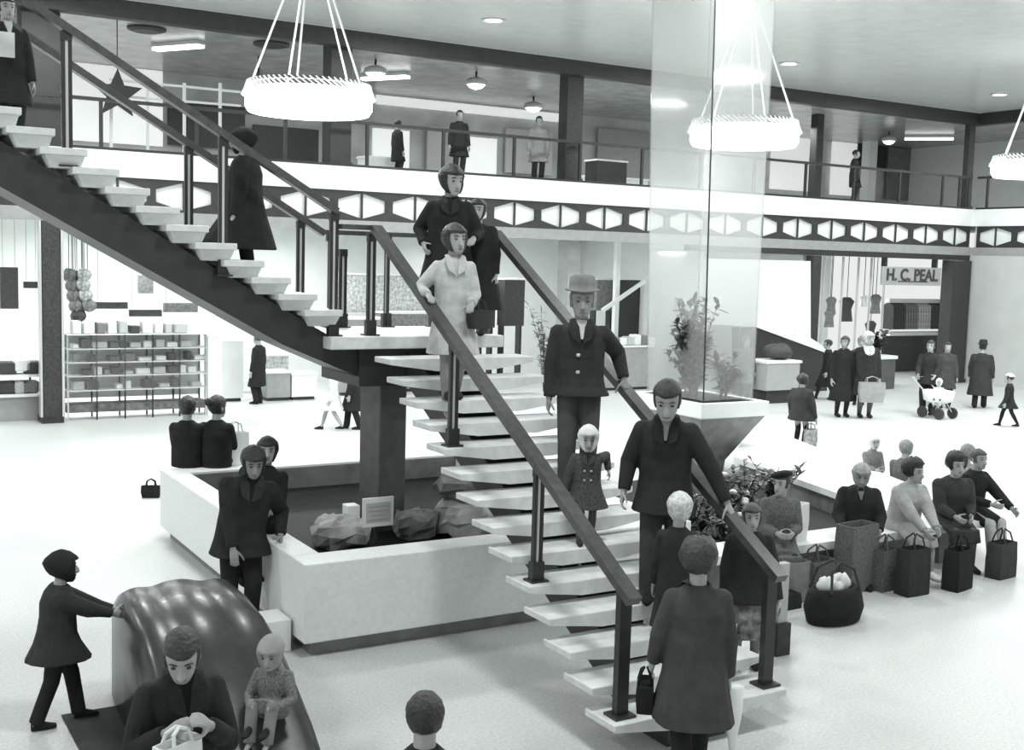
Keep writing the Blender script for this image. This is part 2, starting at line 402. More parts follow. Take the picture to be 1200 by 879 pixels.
# balusters (twin bars) and rails
LXR,RXR=4.92,6.32
RZ=.95
def baluster(x,y,z,h,ax='x'):
    m=MB()
    dx,dy=(.03,0) if ax=='x' else (0,.03)
    m.b(x-dx-.014,x-dx+.014,y-dy-.02,y-dy+.02,z,z+h); 
    m.b(x+dx-.014,x+dx+.014,y+dy-.02,y+dy+.02,z,z+h)
    m.b(x-.055,x+.055,y-.035,y+.035,z,z+.16); m.b(x-.08,x+.08,y-.07,y+.07,z,z+.015)
    m.b(x-.045,x+.045,y-.03,y+.03,z+h-.08,z+h)
    o=m.build('baluster',M_steel,ST)
    MB().b(x-.012,x+.012,y-.012,y+.012,z+.16,z+h-.08).build('inner_bar',M_bar,o)
    return o
for side,x in(('l',LXR),('r',RXR)):
    for k in (1,5,10):
        y=6.47+TS*(k-1)+.14
        if k==1:
            m=MB(); m.b(x-.05,x+.05,y-.03,y+.03,tz(1),tz(1)+RZ-.02); m.b(x-.09,x+.09,y-.08,y+.08,tz(1),tz(1)+.02); m.build('newel_post',M_steel,ST)
        else: baluster(x,y,tz(k),RZ-.02)
    y0=6.47+.14; z0=tz(1)+RZ
    yt=11.0; zt=z0+(yt-y0)*RS/TS
    m=MB(); m.bar((x,y0-.12,z0-.07),(x,yt+.05,zt+.03),.115,.065); m.build('handrail',M_wood,ST)
baluster(LXR,11.16,LZ,zt-LZ-.03); baluster(RXR,11.3,LZ,zt-LZ-.0)
baluster(5.0,12.48,LZ,RZ+.1,'y'); baluster(5.7,12.48,LZ,RZ+.1,'y'); baluster(RXR,12.48,LZ,RZ+.1,'y')
MB().bar((4.55,11.1,zt+.03),(LXR+.02,11.1,zt+.03),.1,.05).build('handrail',M_wood,ST)
MB().bar((4.9,12.48,LZ+RZ+.12),(RXR+.05,12.48,LZ+RZ+.12),.1,.05).build('handrail',M_wood,ST)
MB().bar((RXR,11.05,zt+.03),(RXR,12.53,LZ+RZ+.12),.1,.05).build('handrail',M_wood,ST)
# upper flight rails
def urail(Y,xa,xb,off):
    MB().bar((xa,Y,ust(xa)+off),(xb,Y,ust(xb)+off),.11,.07).build('handrail',M_wood,ST)
urail(11.14,4.52,-.9,1.2); urail(12.44,4.9,-.9,1.22)
for px in (80,170,261,391):
    b=wp(px,300,11.14); 
    if px==170: continue
    k=max(0,math.floor((4.15-b.x)/.2715)+1); z=UZ(k) if k>0 else LZ
    if px==391: z=LZ
    baluster(b.x,11.14,z,ust(b.x)+1.17-z)
for x in (1.55,1.25,.7): 
    k=math.floor((4.15-x)/.2715)+1; baluster(x,11.14 if x<1.3 else 12.44,UZ(k),ust(x)+1.17-UZ(k))
for px in (221,352,402):
    b=wp(px,300,12.44); k=max(0,math.floor((4.15-b.x)/.2715)+1); z=UZ(k) if k>0 else LZ
    baluster(b.x,12.44,z,ust(b.x)+1.19-z)
# ================================================================== PLANTER / POOL 1
PX0,PX1,PY0,PY1,PZ=3.60,7.9,9.48,14.5,.855
P1=empty('pool_basin',(5.7,12,0),'raised square white-walled pool under the stair landing','pool')
wl=.36; wx=.27
MB().b(PX0,PX1,PY0,PY0+wl,.14,PZ,.012).build('wall',M_stone,P1)
MB().b(PX0,PX0+wx,PY0+wl,PY1,.14,PZ,.012).build('wall',M_stone,P1)
MB().b(PX0+wx,PX1,PY1-wl,PY1,.14,PZ,.012).build('wall',M_stone,P1)
MB().b(PX1-wl,PX1,PY0+wl,PY1-wl,.14,PZ,.012).build('wall',M_stone,P1)
MB().b(PX0+.1,PX1-.1,PY0+.1,PY1-.1,0,.139).build('plinth',M_concrete,P1)
MB().b(PX0+wx,PX1-wl,PY0+wl,PY1-wl,.14,.56).build('water',M_water,P1)
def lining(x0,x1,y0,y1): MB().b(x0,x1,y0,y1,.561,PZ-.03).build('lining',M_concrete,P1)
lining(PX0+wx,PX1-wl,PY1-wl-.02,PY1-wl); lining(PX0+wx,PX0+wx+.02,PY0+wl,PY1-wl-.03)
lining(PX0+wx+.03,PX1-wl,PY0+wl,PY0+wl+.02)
MB().b(3.34,3.58,9.75,10.1,.0,.30,.01).build('step_block',M_white,None)
tag(bpy.data.objects['step_block'],'small white block on the floor beside the pool wall','block')
def rock(c,r,label,m=M_rock,seed=0):
    rnd=random.Random(seed); ph=[rnd.uniform(0,6) for _ in range(6)]
    fn=lambda a,t:1+.12*math.sin(3*a+ph[0])+.09*math.sin(5*a+ph[1]+2*t)+.08*math.cos(4*t+ph[2])
    mb=MB(); mb.ell(c,r,14,9,None,fn)
    for v in mb.bm.verts:
        v.co.z=max(c[2]-r[2]*.62,min(c[2]+r[2]*.72,v.co.z)); v.co+=Vector([rnd.uniform(-.03,.03)]*3)
    o=mb.build('rock',m,None); return tag(o,label,'rock')
rock((6.05,11.05,.72),(.40,.34,.24),'wide pale sandstone block in the pool right of the little sign',M_rock,3)
rock((6.3,11.35,1.0),(.48,.40,.22),'dark rough boulder lying on top of the sandstone block',M_rockd,5)
rock((6.65,10.6,.68),(.22,.22,.22),'small pale stone in the pool tucked under the stair treads',M_rock,8)
rock((4.62,11.2,.66),(.30,.32,.24),'grey boulder in the pool left of the white lamp box',M_rock,11)
rock((5.5,11.2,.66),(.25,.26,.22),'low stone at the foot of the landing pillar',M_rockd,12)
rock((7.0,11.9,.78),(.42,.45,.5),'dark boulder behind the other rocks under the stairs',M_rockd,14)
b=gp(411,630,.56); o=MB().b(b.x-.07,b.x+.07,b.y-.08,b.y+.08,.561,.92,.01).build('lamp_box',M_white); tag(o,'narrow white box standing in the pool water left of the sign','box')
s=wp(443,600,10.75)
o=empty('pool_sign',s,'small white framed notice standing among the pool rocks','sign')
M_paper=mat('paper',.8,.6,.03,5)
MB().b(s.x-.17,s.x+.17,10.74,10.77,s.z-.15,s.z+.15,.004).build('frame',M_white,o)
MB().b(s.x-.135,s.x+.135,10.735,10.7395,s.z-.10,s.z+.10).build('face',mat('notice_face',.5,.6,.05,5),o)
for j,wd_ in enumerate((.2,.22,.16,.2)): MB().b(s.x-wd_/2,s.x+wd_/2,10.733,10.7348,s.z+.06-.045*j-.008,s.z+.06-.045*j+.008).build('text_line',M_sign,o)
MB().b(s.x-.015,s.x+.015,10.78,10.81,.561,s.z).build('stake',M_dark,o)
# ================================================================== POOL 2 with bench walls
z2=.5
a=gp(860,535,z2); a2=gp(976,576,z2); c1=gp(880,494,z2); c2=gp(1051,561,z2); c3=gp(1200,613,z2)
P2=empty('planter_bench',(11,12,0),'low white-topped bench wall round the planted pool right of the stairs','bench')
din=(a2-a).normalized(); dout=(c2-c1).normalized()
front=9.25
inn=a+din*((front+.5-a.y)/din.y); out=c1+dout*((front-c1.y)/dout.y)
def slab(poly,z0,z1,name,m,par):
    mb=MB(); mb.prism([Vector((p[0],p[1],z0)) for p in poly],(0,0,z1-z0)); return mb.build(name,m,par)
slab([a,inn,(inn.x,front+.0),(out.x,front),c1],z2-.09,z2,'seat_slab',M_stone,P2)
ia=a+Vector((.14,0,0)); ii=inn+Vector((.14,0,0)); oo=out-Vector((.25,0,0)); oc=c1-Vector((.25,0,0))
slab([ia,ii,(ii.x,front+.12),(oo.x,front+.12),oc],0,z2-.091,'wall',M_concrete,P2)
slab([(8.0,front),(inn.x-.002,front),(inn.x-.002,front+.5),(8.0,front+.5)],z2-.09,z2,'seat_slab',M_stone,P2)
slab([(8.1,front+.12),(inn.x-.01,front+.12),(inn.x-.01,front+.42),(8.1,front+.42)],0,z2-.091,'wall',M_concrete,P2)
slab([(8.1,front+.43),(inn.x,front+.43),(a.x,a.y),(a.x-.6,a.y+.6),(9,14)],0,.18,'soil_bed',M_soil,P2)
# ================================================================== GLASS COLUMN
GX,GY,GZ=12.64,15.0,1.3
G=empty('glass_column',(GX+.5,GY+.75,.0),'tall square hazy glass column rising to the ceiling over a planting bowl','glass column')
bot=[Vector((GX,GY,GZ)),Vector((GX+1.08,GY,GZ)),Vector((GX+1.08,GY+1.54,GZ)),Vector((GX,GY+1.54,GZ))]
tp=[Vector((GX-.13,GY,CEIL)),Vector((GX+1.17,GY,CEIL)),Vector((GX+1.17,GY+1.66,CEIL)),Vector((GX-.13,GY+1.66,CEIL))]
for i in range(4):
    j=(i+1)%4; n=Vector(((0,1,0),(-1,0,0),(0,-1,0),(1,0,0))[i])*.012
    MB().prism([bot[i],bot[j],tp[j],tp[i]],n).build('glass_pane',M_curtain,G)
for i,m in((0,M_steel),(1,M_pane),(2,M_pane),(3,M_pane)):
    MB().tube([bot[i],tp[i]],.014 if i==0 else .018,6).build('corner_strip',m,G)
cx,cy=GX+.54,GY+.77
def rect(hx,hy,z): return [Vector((cx-hx,cy-hy,z)),Vector((cx+hx,cy-hy,z)),Vector((cx+hx,cy+hy,z)),Vector((cx-hx,cy+hy,z))]
m=MB(); m.rings([rect(.72,.95,1.02),rect(.74,.97,1.04),rect(.74,.97,1.27),rect(.60,.83,1.27),rect(.60,.83,1.2)]); m.build('rim',M_white,G)
m=MB(); m.rings([rect(.28,.4,.0),rect(.30,.42,.2),rect(.70,.93,1.019)]); m.build('bowl',M_concrete,G)
MB().b(cx-.59,cx+.59,cy-.82,cy+.82,1.2,1.25).build('soil',M_soil,G)
# ------------------------------------------------------------------ plants (geometry leaves)
def leaf(mb,p,d,up,L,W):
    d=d.normalized(); s=d.cross(up); s=s.normalized() if s.length>1e-4 else Vector((1,0,0)); n=s.cross(d)
    v=[mb.bm.verts.new(q) for q in(p,p+d*L*.35+s*W/2+n*.1*L,p+d*L*.75+s*W*.4+n*.08*L,p+d*L,p+d*L*.75-s*W*.4+n*.08*L,p+d*L*.35-s*W/2+n*.1*L,p+d*L*.5+n*.02*L)]
    for i in range(6): mb.bm.faces.new((v[6],v[i],v[(i+1)%6]))
def plant(base,h,spread,n,label,cat='plant',L=.18,W=.07,m=None,seed=1,flowers=0,group=None,bare=0):
    rnd=random.Random(seed); base=Vector(base)
    o=empty('leafy_plant',base,label,cat,group)
    ms=MB(); mb=MB(); fb=MB(); ns=max(3,int(n/26)); heads=[]
    for i in range(ns):
        a=rnd.uniform(0,2*PI); r=spread*rnd.uniform(.2,1)
        tip=base+Vector((r*math.cos(a),r*math.sin(a),h*rnd.uniform(.55,1)))
        mid=base+Vector((r*.35*math.cos(a),r*.35*math.sin(a),(tip.z-base.z)*.55))
        ms.tube([base+Vector((.05*math.cos(a),.05*math.sin(a),0)),mid,tip],[.012,.009,.005],5)
        for j in range(int(n/ns)):
            t=rnd.uniform(.15+bare,1); p=base.lerp(mid,t*2) if t<.5 else mid.lerp(tip,t*2-1)
            d=Vector((rnd.uniform(-1,1),rnd.uniform(-1,1),rnd.uniform(-.3,.8)))
            leaf(mb,p,d,Vector((0,0,1)),L*rnd.uniform(.6,1.2),W*rnd.uniform(.7,1.2))
        heads.append(tip)
    ms.build('stems',M_leaf,o); lo=mb.build('leaves',m or M_leaf,o,fix=False); lo['kind']='stuff'
    for k in range(flowers):
        p=rnd.choice(heads)+Vector((rnd.uniform(-.12,.12),rnd.uniform(-.12,.12),rnd.uniform(-.1,.05)))
        MB().ell(p,(.05,.05,.035),8,5).build('flower',M_petal,o,smooth=True)
    return o
plant((cx-.2,cy-.1,1.25),1.75,.48,900,'tall bushy dark plant inside the glass column','plant',.2,.09,M_leaf,3)
plant((cx+.28,cy-.3,1.25),.8,.35,260,'low pale-leaved plant at the right inside the glass column','plant',.2,.08,M_leafl,4)
plant((cx+.1,cy+.4,1.25),.9,.42,300,'mid-height dark plant at the back of the glass column bowl','plant',.2,.08,M_leaf,6)
for i,(px,py,h,sp,n,lab,fl) in enumerate(((812,640,.75,.5,200,'flowering shrub in the pool bed behind the man gripping the rail',5),(848,628,.8,.5,220,'dark shrub with small white blooms under the right handrail',6),(872,605,.75,.5,170,'pale feathery shrub left of the seated woman in a beret',0),(905,590,.6,.45,140,'low dark shrub at the far end of the pool bed',0),(845,665,.55,.45,160,'low leafy plant nearest the stair foot',3))):
    p=gp(px,py,.18); p.y=max(p.y,9.9) ; p=Vector((p.x,p.y,.18))
    plant(p,h,sp,n*2,lab,'shrub',.11,.055,M_leafl if i==2 else M_leaf,20+i,fl)
# ================================================================== PLAY SLIDE
S=empty('play_slide',(2.4,8.3,0),'glossy dark humped fibreglass play slide at lower left','slide')
prof=[(9.52,.25,.37),(9.47,.66,.40),(9.38,.86,.43),(9.1,.97,.46),(8.7,.95,.485),(8.3,.89,.49),(8.0,.77,.49),(7.7,.58,.49),(7.4,.38,.49),(7.15,.20,.48),(6.95,.07,.46)]
rg=[]
NU=19
for y,z,hw in prof:
    r=[]; cxs=2.38
    for i in range(NU):
        u=-1+2*i/(NU-1); k=min(1,z*2)
        zz=z*(1-.16*abs(u)**6)-.035*k*math.exp(-((abs(u)-.45)/.22)**2)+.02*k*math.exp(-((abs(u)-.9)/.07)**2)
        r.append(Vector((cxs+hw*u,y,max(.02,zz))))
    r.append(Vector((cxs+hw*1.01,y,.012))); r.append(Vector((cxs-hw*1.01,y,.012)))
    rg.append(r)
m=MB(); m.rings(rg); o=m.build('slide_shell',M_slide,S)
for f in o.data.polygons: f.use_smooth=True
MB().b(1.52,2.9,6.9,9.12,0,.011).build('dark_floor_sheet',mat('dark_sheet',.03,.8,.2,8),S)  # thin dark sheet on the floor, reaching out left of the slide
# ================================================================== SHOPS
M_good=[mat('goods_a',.5,.6,.5,14),mat('goods_b',.05,.6,.3,14),mat('goods_c',.2,.6,.4,14),mat('goods_d',.8,.6,.1,14)]
# glazed sweet-shop counter
a=wp(79,480,YW+.1); b=wp(243,480,YW+.1)
CC=empty('glass_counter',((a.x+b.x)/2,YW+.4,0),'long glazed shelf counter packed with goods left of the stairs','counter')
levels=[.62,.92,1.2,1.48,1.78]
for z in levels: MB().b(a.x,b.x,YW+.12,YW+.68,z-.02,z).build('shelf',M_white,CC)
for i in range(6):
    x=a.x+.02+(b.x-a.x-.04)*i/5
    MB().b(x-.015,x+.015,YW+.12,YW+.15,0,1.78).build('upright',M_bar if i in(0,5) else M_steel,CC); MB().b(x-.015,x+.015,YW+.65,YW+.68,0,1.78).build('upright',M_steel,CC)
MB().b(a.x,b.x,YW+.69,YW+.71,.4,1.78).build('back_panel',M_white,CC)
MB().b(a.x,b.x,YW+.14,YW+.66,.16,.32).build('lower_tray',mat('tray_goods',.12,.6,.6,6),CC)
MB().b(a.x,b.x,YW+.105,YW+.115,.6,1.76).build('front_pane',M_pane,CC)
rnd=random.Random(5)
meshes=[]
for k in range(4):
    m=MB(); m.box((0,0,.5),(1,1,1),0,.12); meshes.append(m)
gp_=[]
for k,mb in enumerate(meshes):
    gp_.append(mb)
protos=[None]*4
def good(x,y,z,sx,sy,sz,k,label,cat,group):
    if protos[k] is None:
        o=gp_[k].build('boxed_goods',M_good[k]); protos[k]=o
    else:
        o=protos[k].copy(); COL.objects.link(o)
    o.location=(x,y,z); o.scale=(sx,sy,sz); return tag(o,label,cat,group)
for li,z in enumerate(levels):
    x=a.x+.12
    while x<b.x-.2:
        wdt=rnd.uniform(.12,.34)
        if rnd.random()<.85: good(x+wdt/2,YW+.38,z+.001,wdt*.92,.34,rnd.uniform(.07,.2) if li<4 else rnd.uniform(.1,.3),rnd.choice((0,1,2,3,3,0)),'packets laid out in the long glazed shelf counter','packet','packets in the glazed counter')
        x+=wdt+.03
# white end post, wall and hanging display
o=empty('shop_post',(wp(245,440,YW+.1).x,YW+.2,0),'pale square post at the right end of the glazed counter','post')
p=wp(245,440,YW+.1); MB().b(p.x-.02,p.x+.28,YW+.12,YW+.4,0,1.72).build('shaft',M_white,o); MB().b(p.x-.05,p.x+.31,YW+.09,YW+.43,1.721,1.78).build('cap',M_white,o)
def hangbox(x0,x1,y0,y1,Y,m,label,name='hanging_display',cat='display',d=.12):
    A=wp(x0,y0,Y); B=wp(x1,y1,Y)
    o=empty(name,((A.x+B.x)/2,Y,B.z),label,cat)
    MB().b(A.x,B.x,Y,Y+d,B.z,A.z,.01).build('panel',m,o)
    if d<.3:
        for q in(A.x+.06,B.x-.06): MB().b(q-.008,q+.008,Y+d*.4,Y+d*.5,A.z,ZL-.13).build('hanger',M_bar,o)
    else:
        for q in(A.x+.04,B.x-.04): MB().b(q-.03,q+.03,Y+.1,Y+d-.05,0,B.z).build('leg',M_steel,o)
        MB().b(A.x-.02,B.x+.02,Y-.02,Y+d,A.z+.001,A.z+.04).build('top_board',M_white,o)
    return o
hangbox(0,22,313,362,YW+3,M_good[1],'dark hanging panel at the far left of the sweet shop')
hangbox(28,46,330,338,YW+2.5,M_good[1],'small dark shelf box left of the tall wooden column')
hangbox(162,180,322,344,YW+3,M_good[2],'small grey striped poster hanging above the glazed counter')
hangbox(112,150,354,362,YW+2,M_good[1],'thin dark shelf strip above the glazed counter, left one')
hangbox(152,190,363,371,YW+2,M_good[1],'thin dark shelf strip above the glazed counter, middle one')
hangbox(192,232,355,366,YW+2,M_good[2],'thin dark shelf strip above the glazed counter, right one')
for i in range(9):
    p=wp(82+i*2.6+rnd.uniform(-2,2),322+ (i%5)*12,YW+1.2)
    o=empty('hanging_toy',p); MB().ell(p,(.16,.14,.14),8,6,None,lambda a_,t:1+.2*math.sin(3*a_+t)).build('toy',rnd.choice(M_good[:3]),o); MB().tube([p+Vector((0,0,.1)),Vector((p.x,p.y,ZL-.13))],.008,4).build('cord',M_steel,o); tag(o,'soft toys bunched on a hanging cord right of the column','toy','toys hanging beside the wooden column')
for i,(px,z) in enumerate(((8,.55),(22,.55),(34,.55),(8,.95),(25,1.0),(38,.95))):
    p=wp(px,450,YW+.7); good(p.x,YW+.7,z,.34,.4,.25,(1,0,2,1,3,1)[i],'boxes on the stand at the far left of the sweet shop','box','boxes on the far left stand')
A=wp(-20,450,YW+.4); B=wp(46,450,YW+.4)
o=empty('display_stand',((A.x+B.x)/2,YW+.7,0),'low display stand at the far left before the sweet shop','stand')
MB().b(A.x,B.x,YW+.35,YW+1.05,.5,.549).build('top',M_white,o); MB().b(A.x,B.x,YW+.35,YW+1.05,.9,.949).build('upper_shelf',M_white,o)
MB().b(A.x,B.x,YW+.45,YW+1.0,0,.499).build('base',M_lint,o)
for x in(A.x+.1,B.x-.1):MB().b(x-.02,x+.02,YW+.9,YW+.94,.55,.9).build('post',M_steel,o)
# counters right of the post
def counter(x0,x1,py0,py1,Y,m,label,d=.6):
    B=wp(x1,py1,Y); A=wp(x0,py1,Y); T=wp(x0,py0,Y)
    o=empty('shop_counter',((A.x+B.x)/2,Y+d/2,0),label,'counter')
    MB().b(A.x,B.x,Y,Y+d,.08,max(.3,T.z)).build('body',m,o); MB().b(A.x-.03,B.x+.03,Y-.03,Y+d+.03,max(.3,T.z)+.001,max(.3,T.z)+.05).build('top',M_white,o)
    MB().b(A.x+.04,B.x-.04,Y+.05,Y+d-.05,0,.079).build('plinth',M_dark,o); return o
counter(250,285,402,462,27.2,M_white,'white rounded counter behind the glazed shelf counter')
counter(313,340,438,465,27.0,M_lint,'grey slatted counter beside the shopper in black')
counter(342,371,440,465,27.0,M_white,'white counter left of the walking girl')
hangbox(300,338,418,440,28.6,M_good[0],'pale goods shelf behind the grey slatted counter',d=.4)
# middle shop fronts behind the landing
counter(400,452,375,398,27.5,M_lint,'grey goods counter seen under the landing rail',.7)
hangbox(402,520,322,366,28.6,M_good[0],'long pale goods shelf behind the landing posts',d=.4)
counter(452,520,368,402,27.8,M_good[2],'darker goods counter between the landing posts',.7)
for i in range(14):
    p=wp(402+i*8.5,370,27.9); good(p.x,27.9 if i<6 else 28.2,1.62 if i<6 else 1.72,.2,.3,rnd.uniform(.1,.3),i%4,'assorted packets on the counters behind the landing','packet','packets behind the landing')
hangbox(592,614,328,382,28,M_good[1],'tall dark goods rack right of the landing rail end',d=.4)
hangbox(566,580,330,384,28.3,M_good[1],'narrow dark rack behind the landing post',d=.4)
hangbox(700,720,328,364,28.3,M_good[2],'grey window panel behind the hatted man',d=.4)
hangbox(727,755,328,402,28,M_dark,'tall dark shop window panel left of the glass column',d=.4)
p=wp(722,360,27.6); o=MB().b(p.x-.07,p.x+.07,27.55,27.7,0,ZL-.13).build('window_post',M_white); tag(o,'white window post left of the dark shop panel','post')
o=MB().bar(wp(706,364,27.4),wp(756,329,27.4),.1,.1).build('awning_arm',M_white); tag(o,'white diagonal awning arm crossing the dark shop panel','awning arm')
counter(690,765,408,424,26.4,M_lint,'low goods bench left of the glass column',.6)
for i in range(9):
    p=wp(694+i*8.3,404,26.6); good(p.x,26.6,1.05 if 0 else wp(690,408,26.4).z+.055,.24,.3,rnd.uniform(.15,.3),(3,0,3,2)[i%4],'pale packets on the low bench left of the glass column','packet','packets on the low bench')
for i in range(22):
    p=wp(622+rnd.uniform(0,40),rnd.uniform(352,415),26.5+rnd.uniform(0,.5))
    pass
plant((wp(640,420,26.8).x,26.8,0),2.3,.6,150,'pale spindly plant behind the hatted man\'s shoulder','plant',.22,.1,M_leafl,31)
# white wall with slanting underside
W0,W1=wp(842,300,24.4),wp(951,300,24.4)
o=empty('slanting_panel',((W0.x+W1.x)/2,24.4,0),'big white wall panel with a slanting lower edge over a dark ramp side','panel')
poly=[wp(830,303,24.4),wp(950,306,24.4),wp(950,396,24.4),wp(972,410,24.4),wp(972,415,24.4),wp(885,383,24.4),wp(830,380,24.4)]
MB().prism(poly,(0,.25,0)).build('white_face',M_white,o)
poly=[wp(865,384,24.46),wp(885,384,24.46),wp(970,416,24.46),wp(970,440,24.46),wp(865,460,24.46)]
for q in poly[3:]: q.z=0.0
MB().prism(poly,(0,.25,0)).build('dark_side',M_dark,o)
# clothes shop
SB=empty('shop_sign',(wp(1066,323,YW-.05).x,YW,wp(1066,323,YW-.05).z),'grey shop name board over the clothes shop door','sign')
A=wp(1033,312,YW-.05);B=wp(1101,335,YW-.05)
MB().b(A.x,B.x,YW-.09,YW-.03,B.z,A.z,.01).build('board',M_sign,SB)
def text(s,size,loc,parent,m,rot=(PI/2,0,0),name='lettering'):
    c=bpy.data.curves.new(name,'FONT'); c.body=s; c.size=size; c.extrude=.008; c.offset=.012; c.align_x='CENTER'; c.align_y='CENTER'
    t=bpy.data.objects.new(name,c); COL.objects.link(t); me=None
    dg=bpy.context.evaluated_depsgraph_get(); me=bpy.data.meshes.new_from_object(t.evaluated_get(dg))
    bpy.data.objects.remove(t); o=bpy.data.objects.new(name,me); COL.objects.link(o); me.materials.clear(); me.materials.append(m)
    o.parent=parent; o.location=Vector(loc)-parent.location; o.rotation_euler=rot; return o
text('H. C. PEAL',.5,((A.x+B.x)/2,YW-.105,(A.z+B.z)/2+.02),SB,M_ink)
MB().b(A.x+.7,B.x-.6,YW-.1,YW-.092,B.z+.1,B.z+.13).build('underline',M_ink,SB)
for q in(A.x+.2,B.x-.2): MB().b(q-.03,q+.03,YW-.07,YW+.12,A.z,ZL-.42).build('bracket',M_steel,SB)
A=wp(1062,340,28);B=wp(1112,380,28)
o=empty('garment_rack',((A.x+B.x)/2,28,0),'long clothes rack lit white inside the clothes shop','rack')
zt_=wp(1080,355,28).z
A=wp(1040,350,28);B=wp(1118,350,28)
MB().b(A.x,B.x,27.9,28.1,zt_,zt_+.14).build('top_bar',M_white,o)
zl_=wp(1080,392,28).z
MB().b(A.x,B.x,27.8,28.2,zl_-.02,zl_+.1).build('lower_bar',M_white,o)
p=wp(1102,380,27.85); MB().b(p.x-.09,p.x+.09,27.7,27.86,0,ZL-.14).build('post',M_white,o)
MB().b(A.x,B.x,28.3,28.36,.0,zl_-.04).build('back_board',M_dark,o)
gm=None
for i in range(26):
    x=A.x+.1+(B.x-A.x-.2)*i/25
    if gm is None or i%5==0:
        m=MB(); m.rings([[Vector((-.03,-.07,-.0)),Vector((.03,-.07,0)),Vector((.03,.07,0)),Vector((-.03,.07,0))],[Vector((-.05,-.24,-.10)),Vector((.05,-.24,-.10)),Vector((.05,.24,-.10)),Vector((-.05,.24,-.10))],[Vector((-.05,-.26,-.9)),Vector((.05,-.26,-.9)),Vector((.05,.26,-.9)),Vector((-.05,.26,-.9))]])
        gm=m.build('garment',(M_good[1],M_good[2],M_good[0],M_good[1],M_good[1],M_good[2])[i//5]); g=gm
    else: g=gm.copy(); COL.objects.link(g)
    g.location=(x,28,zt_-.005); g.rotation_euler=(0,0,PI/2*.0); tag(g,'garments hanging close together on the lit shop rack','garment','garments on the shop rack')
# window hangings and busts
for i,(px,py,s,k) in enumerate(((974,357,.3,2),(992,361,.42,1),(1012,352,.2,3),(1026,355,.34,2),(1020,386,.34,1),(972,372,.3,2))):
    p=wp(px,py,26.2)
    o=empty('window_blouse',p,('small patterned scarf piece hung at the left of the clothes window','black blouse hung in the clothes window left of centre','pale collar piece hung high in the clothes window','patterned bow top hung at the right of the clothes window','black top hung low at the right of the clothes window','dark patterned piece hung low at the left of the clothes window')[i],'garment')
    m=MB(); m.rings([[p+Vector((s*.35*math.cos(t),.06*math.sin(t),s*.8)) for t in [2*PI*q/8 for q in range(8)]],[p+Vector((s*.8*math.cos(t),.09*math.sin(t),s*.5)) for t in [2*PI*q/8 for q in range(8)]],[p+Vector((s*.5*math.cos(t),.09*math.sin(t),-s*.1)) for t in [2*PI*q/8 for q in range(8)]],[p+Vector((s*.7*math.cos(t),.1*math.sin(t),-s)) for t in [2*PI*q/8 for q in range(8)]]]); m.build('cloth',M_good[k],o)
    MB().tube([p+Vector((0,0,s*.8)),Vector((p.x,p.y,ZL-.13))],.012,5).build('cord',M_steel,o)
for px in(963,985,1003,1018,1034):
    p=wp(px,380,25.5); o=MB().b(p.x-.025,p.x+.025,25.5,25.55,0.9,ZL-.43).build('window_bar',M_bar); tag(o,'slim upright bars of the clothes shop window','bar','window bars of the clothes shop')
A=wp(958,390,25.4);B=wp(1036,390,25.4)
o=empty('display_plinth',((A.x+B.x)/2,25.8,0),'low white display base inside the clothes shop window','display base')
MB().b(A.x,B.x,25.4,26.8,.0,.85).build('body',M_white,o); MB().b(A.x,B.x,25.38,26.82,.851,.9).build('top',M_white,o)
# grey planter box with plant near the shop
a=gp(1036,456); o=empty('planter_box',a,'dark square planter box beside the women by the shop','planter')
MB().b(a.x-.38,a.x+.38,a.y-.05,a.y+.7,0,.9,.01).build('body',mat('planter_grey',.09,.6,.2,5),o); MB().b(a.x-.42,a.x+.42,a.y-.09,a.y+.74,.9,1.0,.01).build('rim',M_white,o)
plant(a+Vector((0,.3,1.0)),.8,.5,140,'bushy plant growing in the dark square planter box','plant',.22,.1,M_leaf,41,4)
# litter box / white cabinet at right
a=gp(897,474); b=gp(946,474)
o=empty('white_cabinet',((a.x+b.x)/2,a.y,0),'white-topped square cabinet behind the bench wall','cabinet')
zt2=1.05
MB().b(a.x,a.x+1.15,a.y,a.y+.8,.35,zt2,.01).build('body',mat('pale_grey',.4,.5,.06,5),o); MB().b(a.x-.04,a.x+1.19,a.y-.04,a.y+.84,zt2+.001,zt2+.07,.008).build('top',M_white,o)
MB().b(a.x+.12,a.x+1.0,a.y+.12,a.y+.7,0,.349).build('plinth',M_dark,o)

o=MB().ell((a.x+.75,a.y+.42,zt2+.28),(.42,.34,.22),14,9,None,lambda p,t:1+.08*math.sin(4*p)+.06*math.sin(3*t+p)).build('dark_bundle',M_good[1],smooth=True)
for v in o.data.vertices: v.co.z=max(v.co.z,zt2+.072)
tag(o,'dark rounded bundle lying on the white-topped cabinet','bundle')
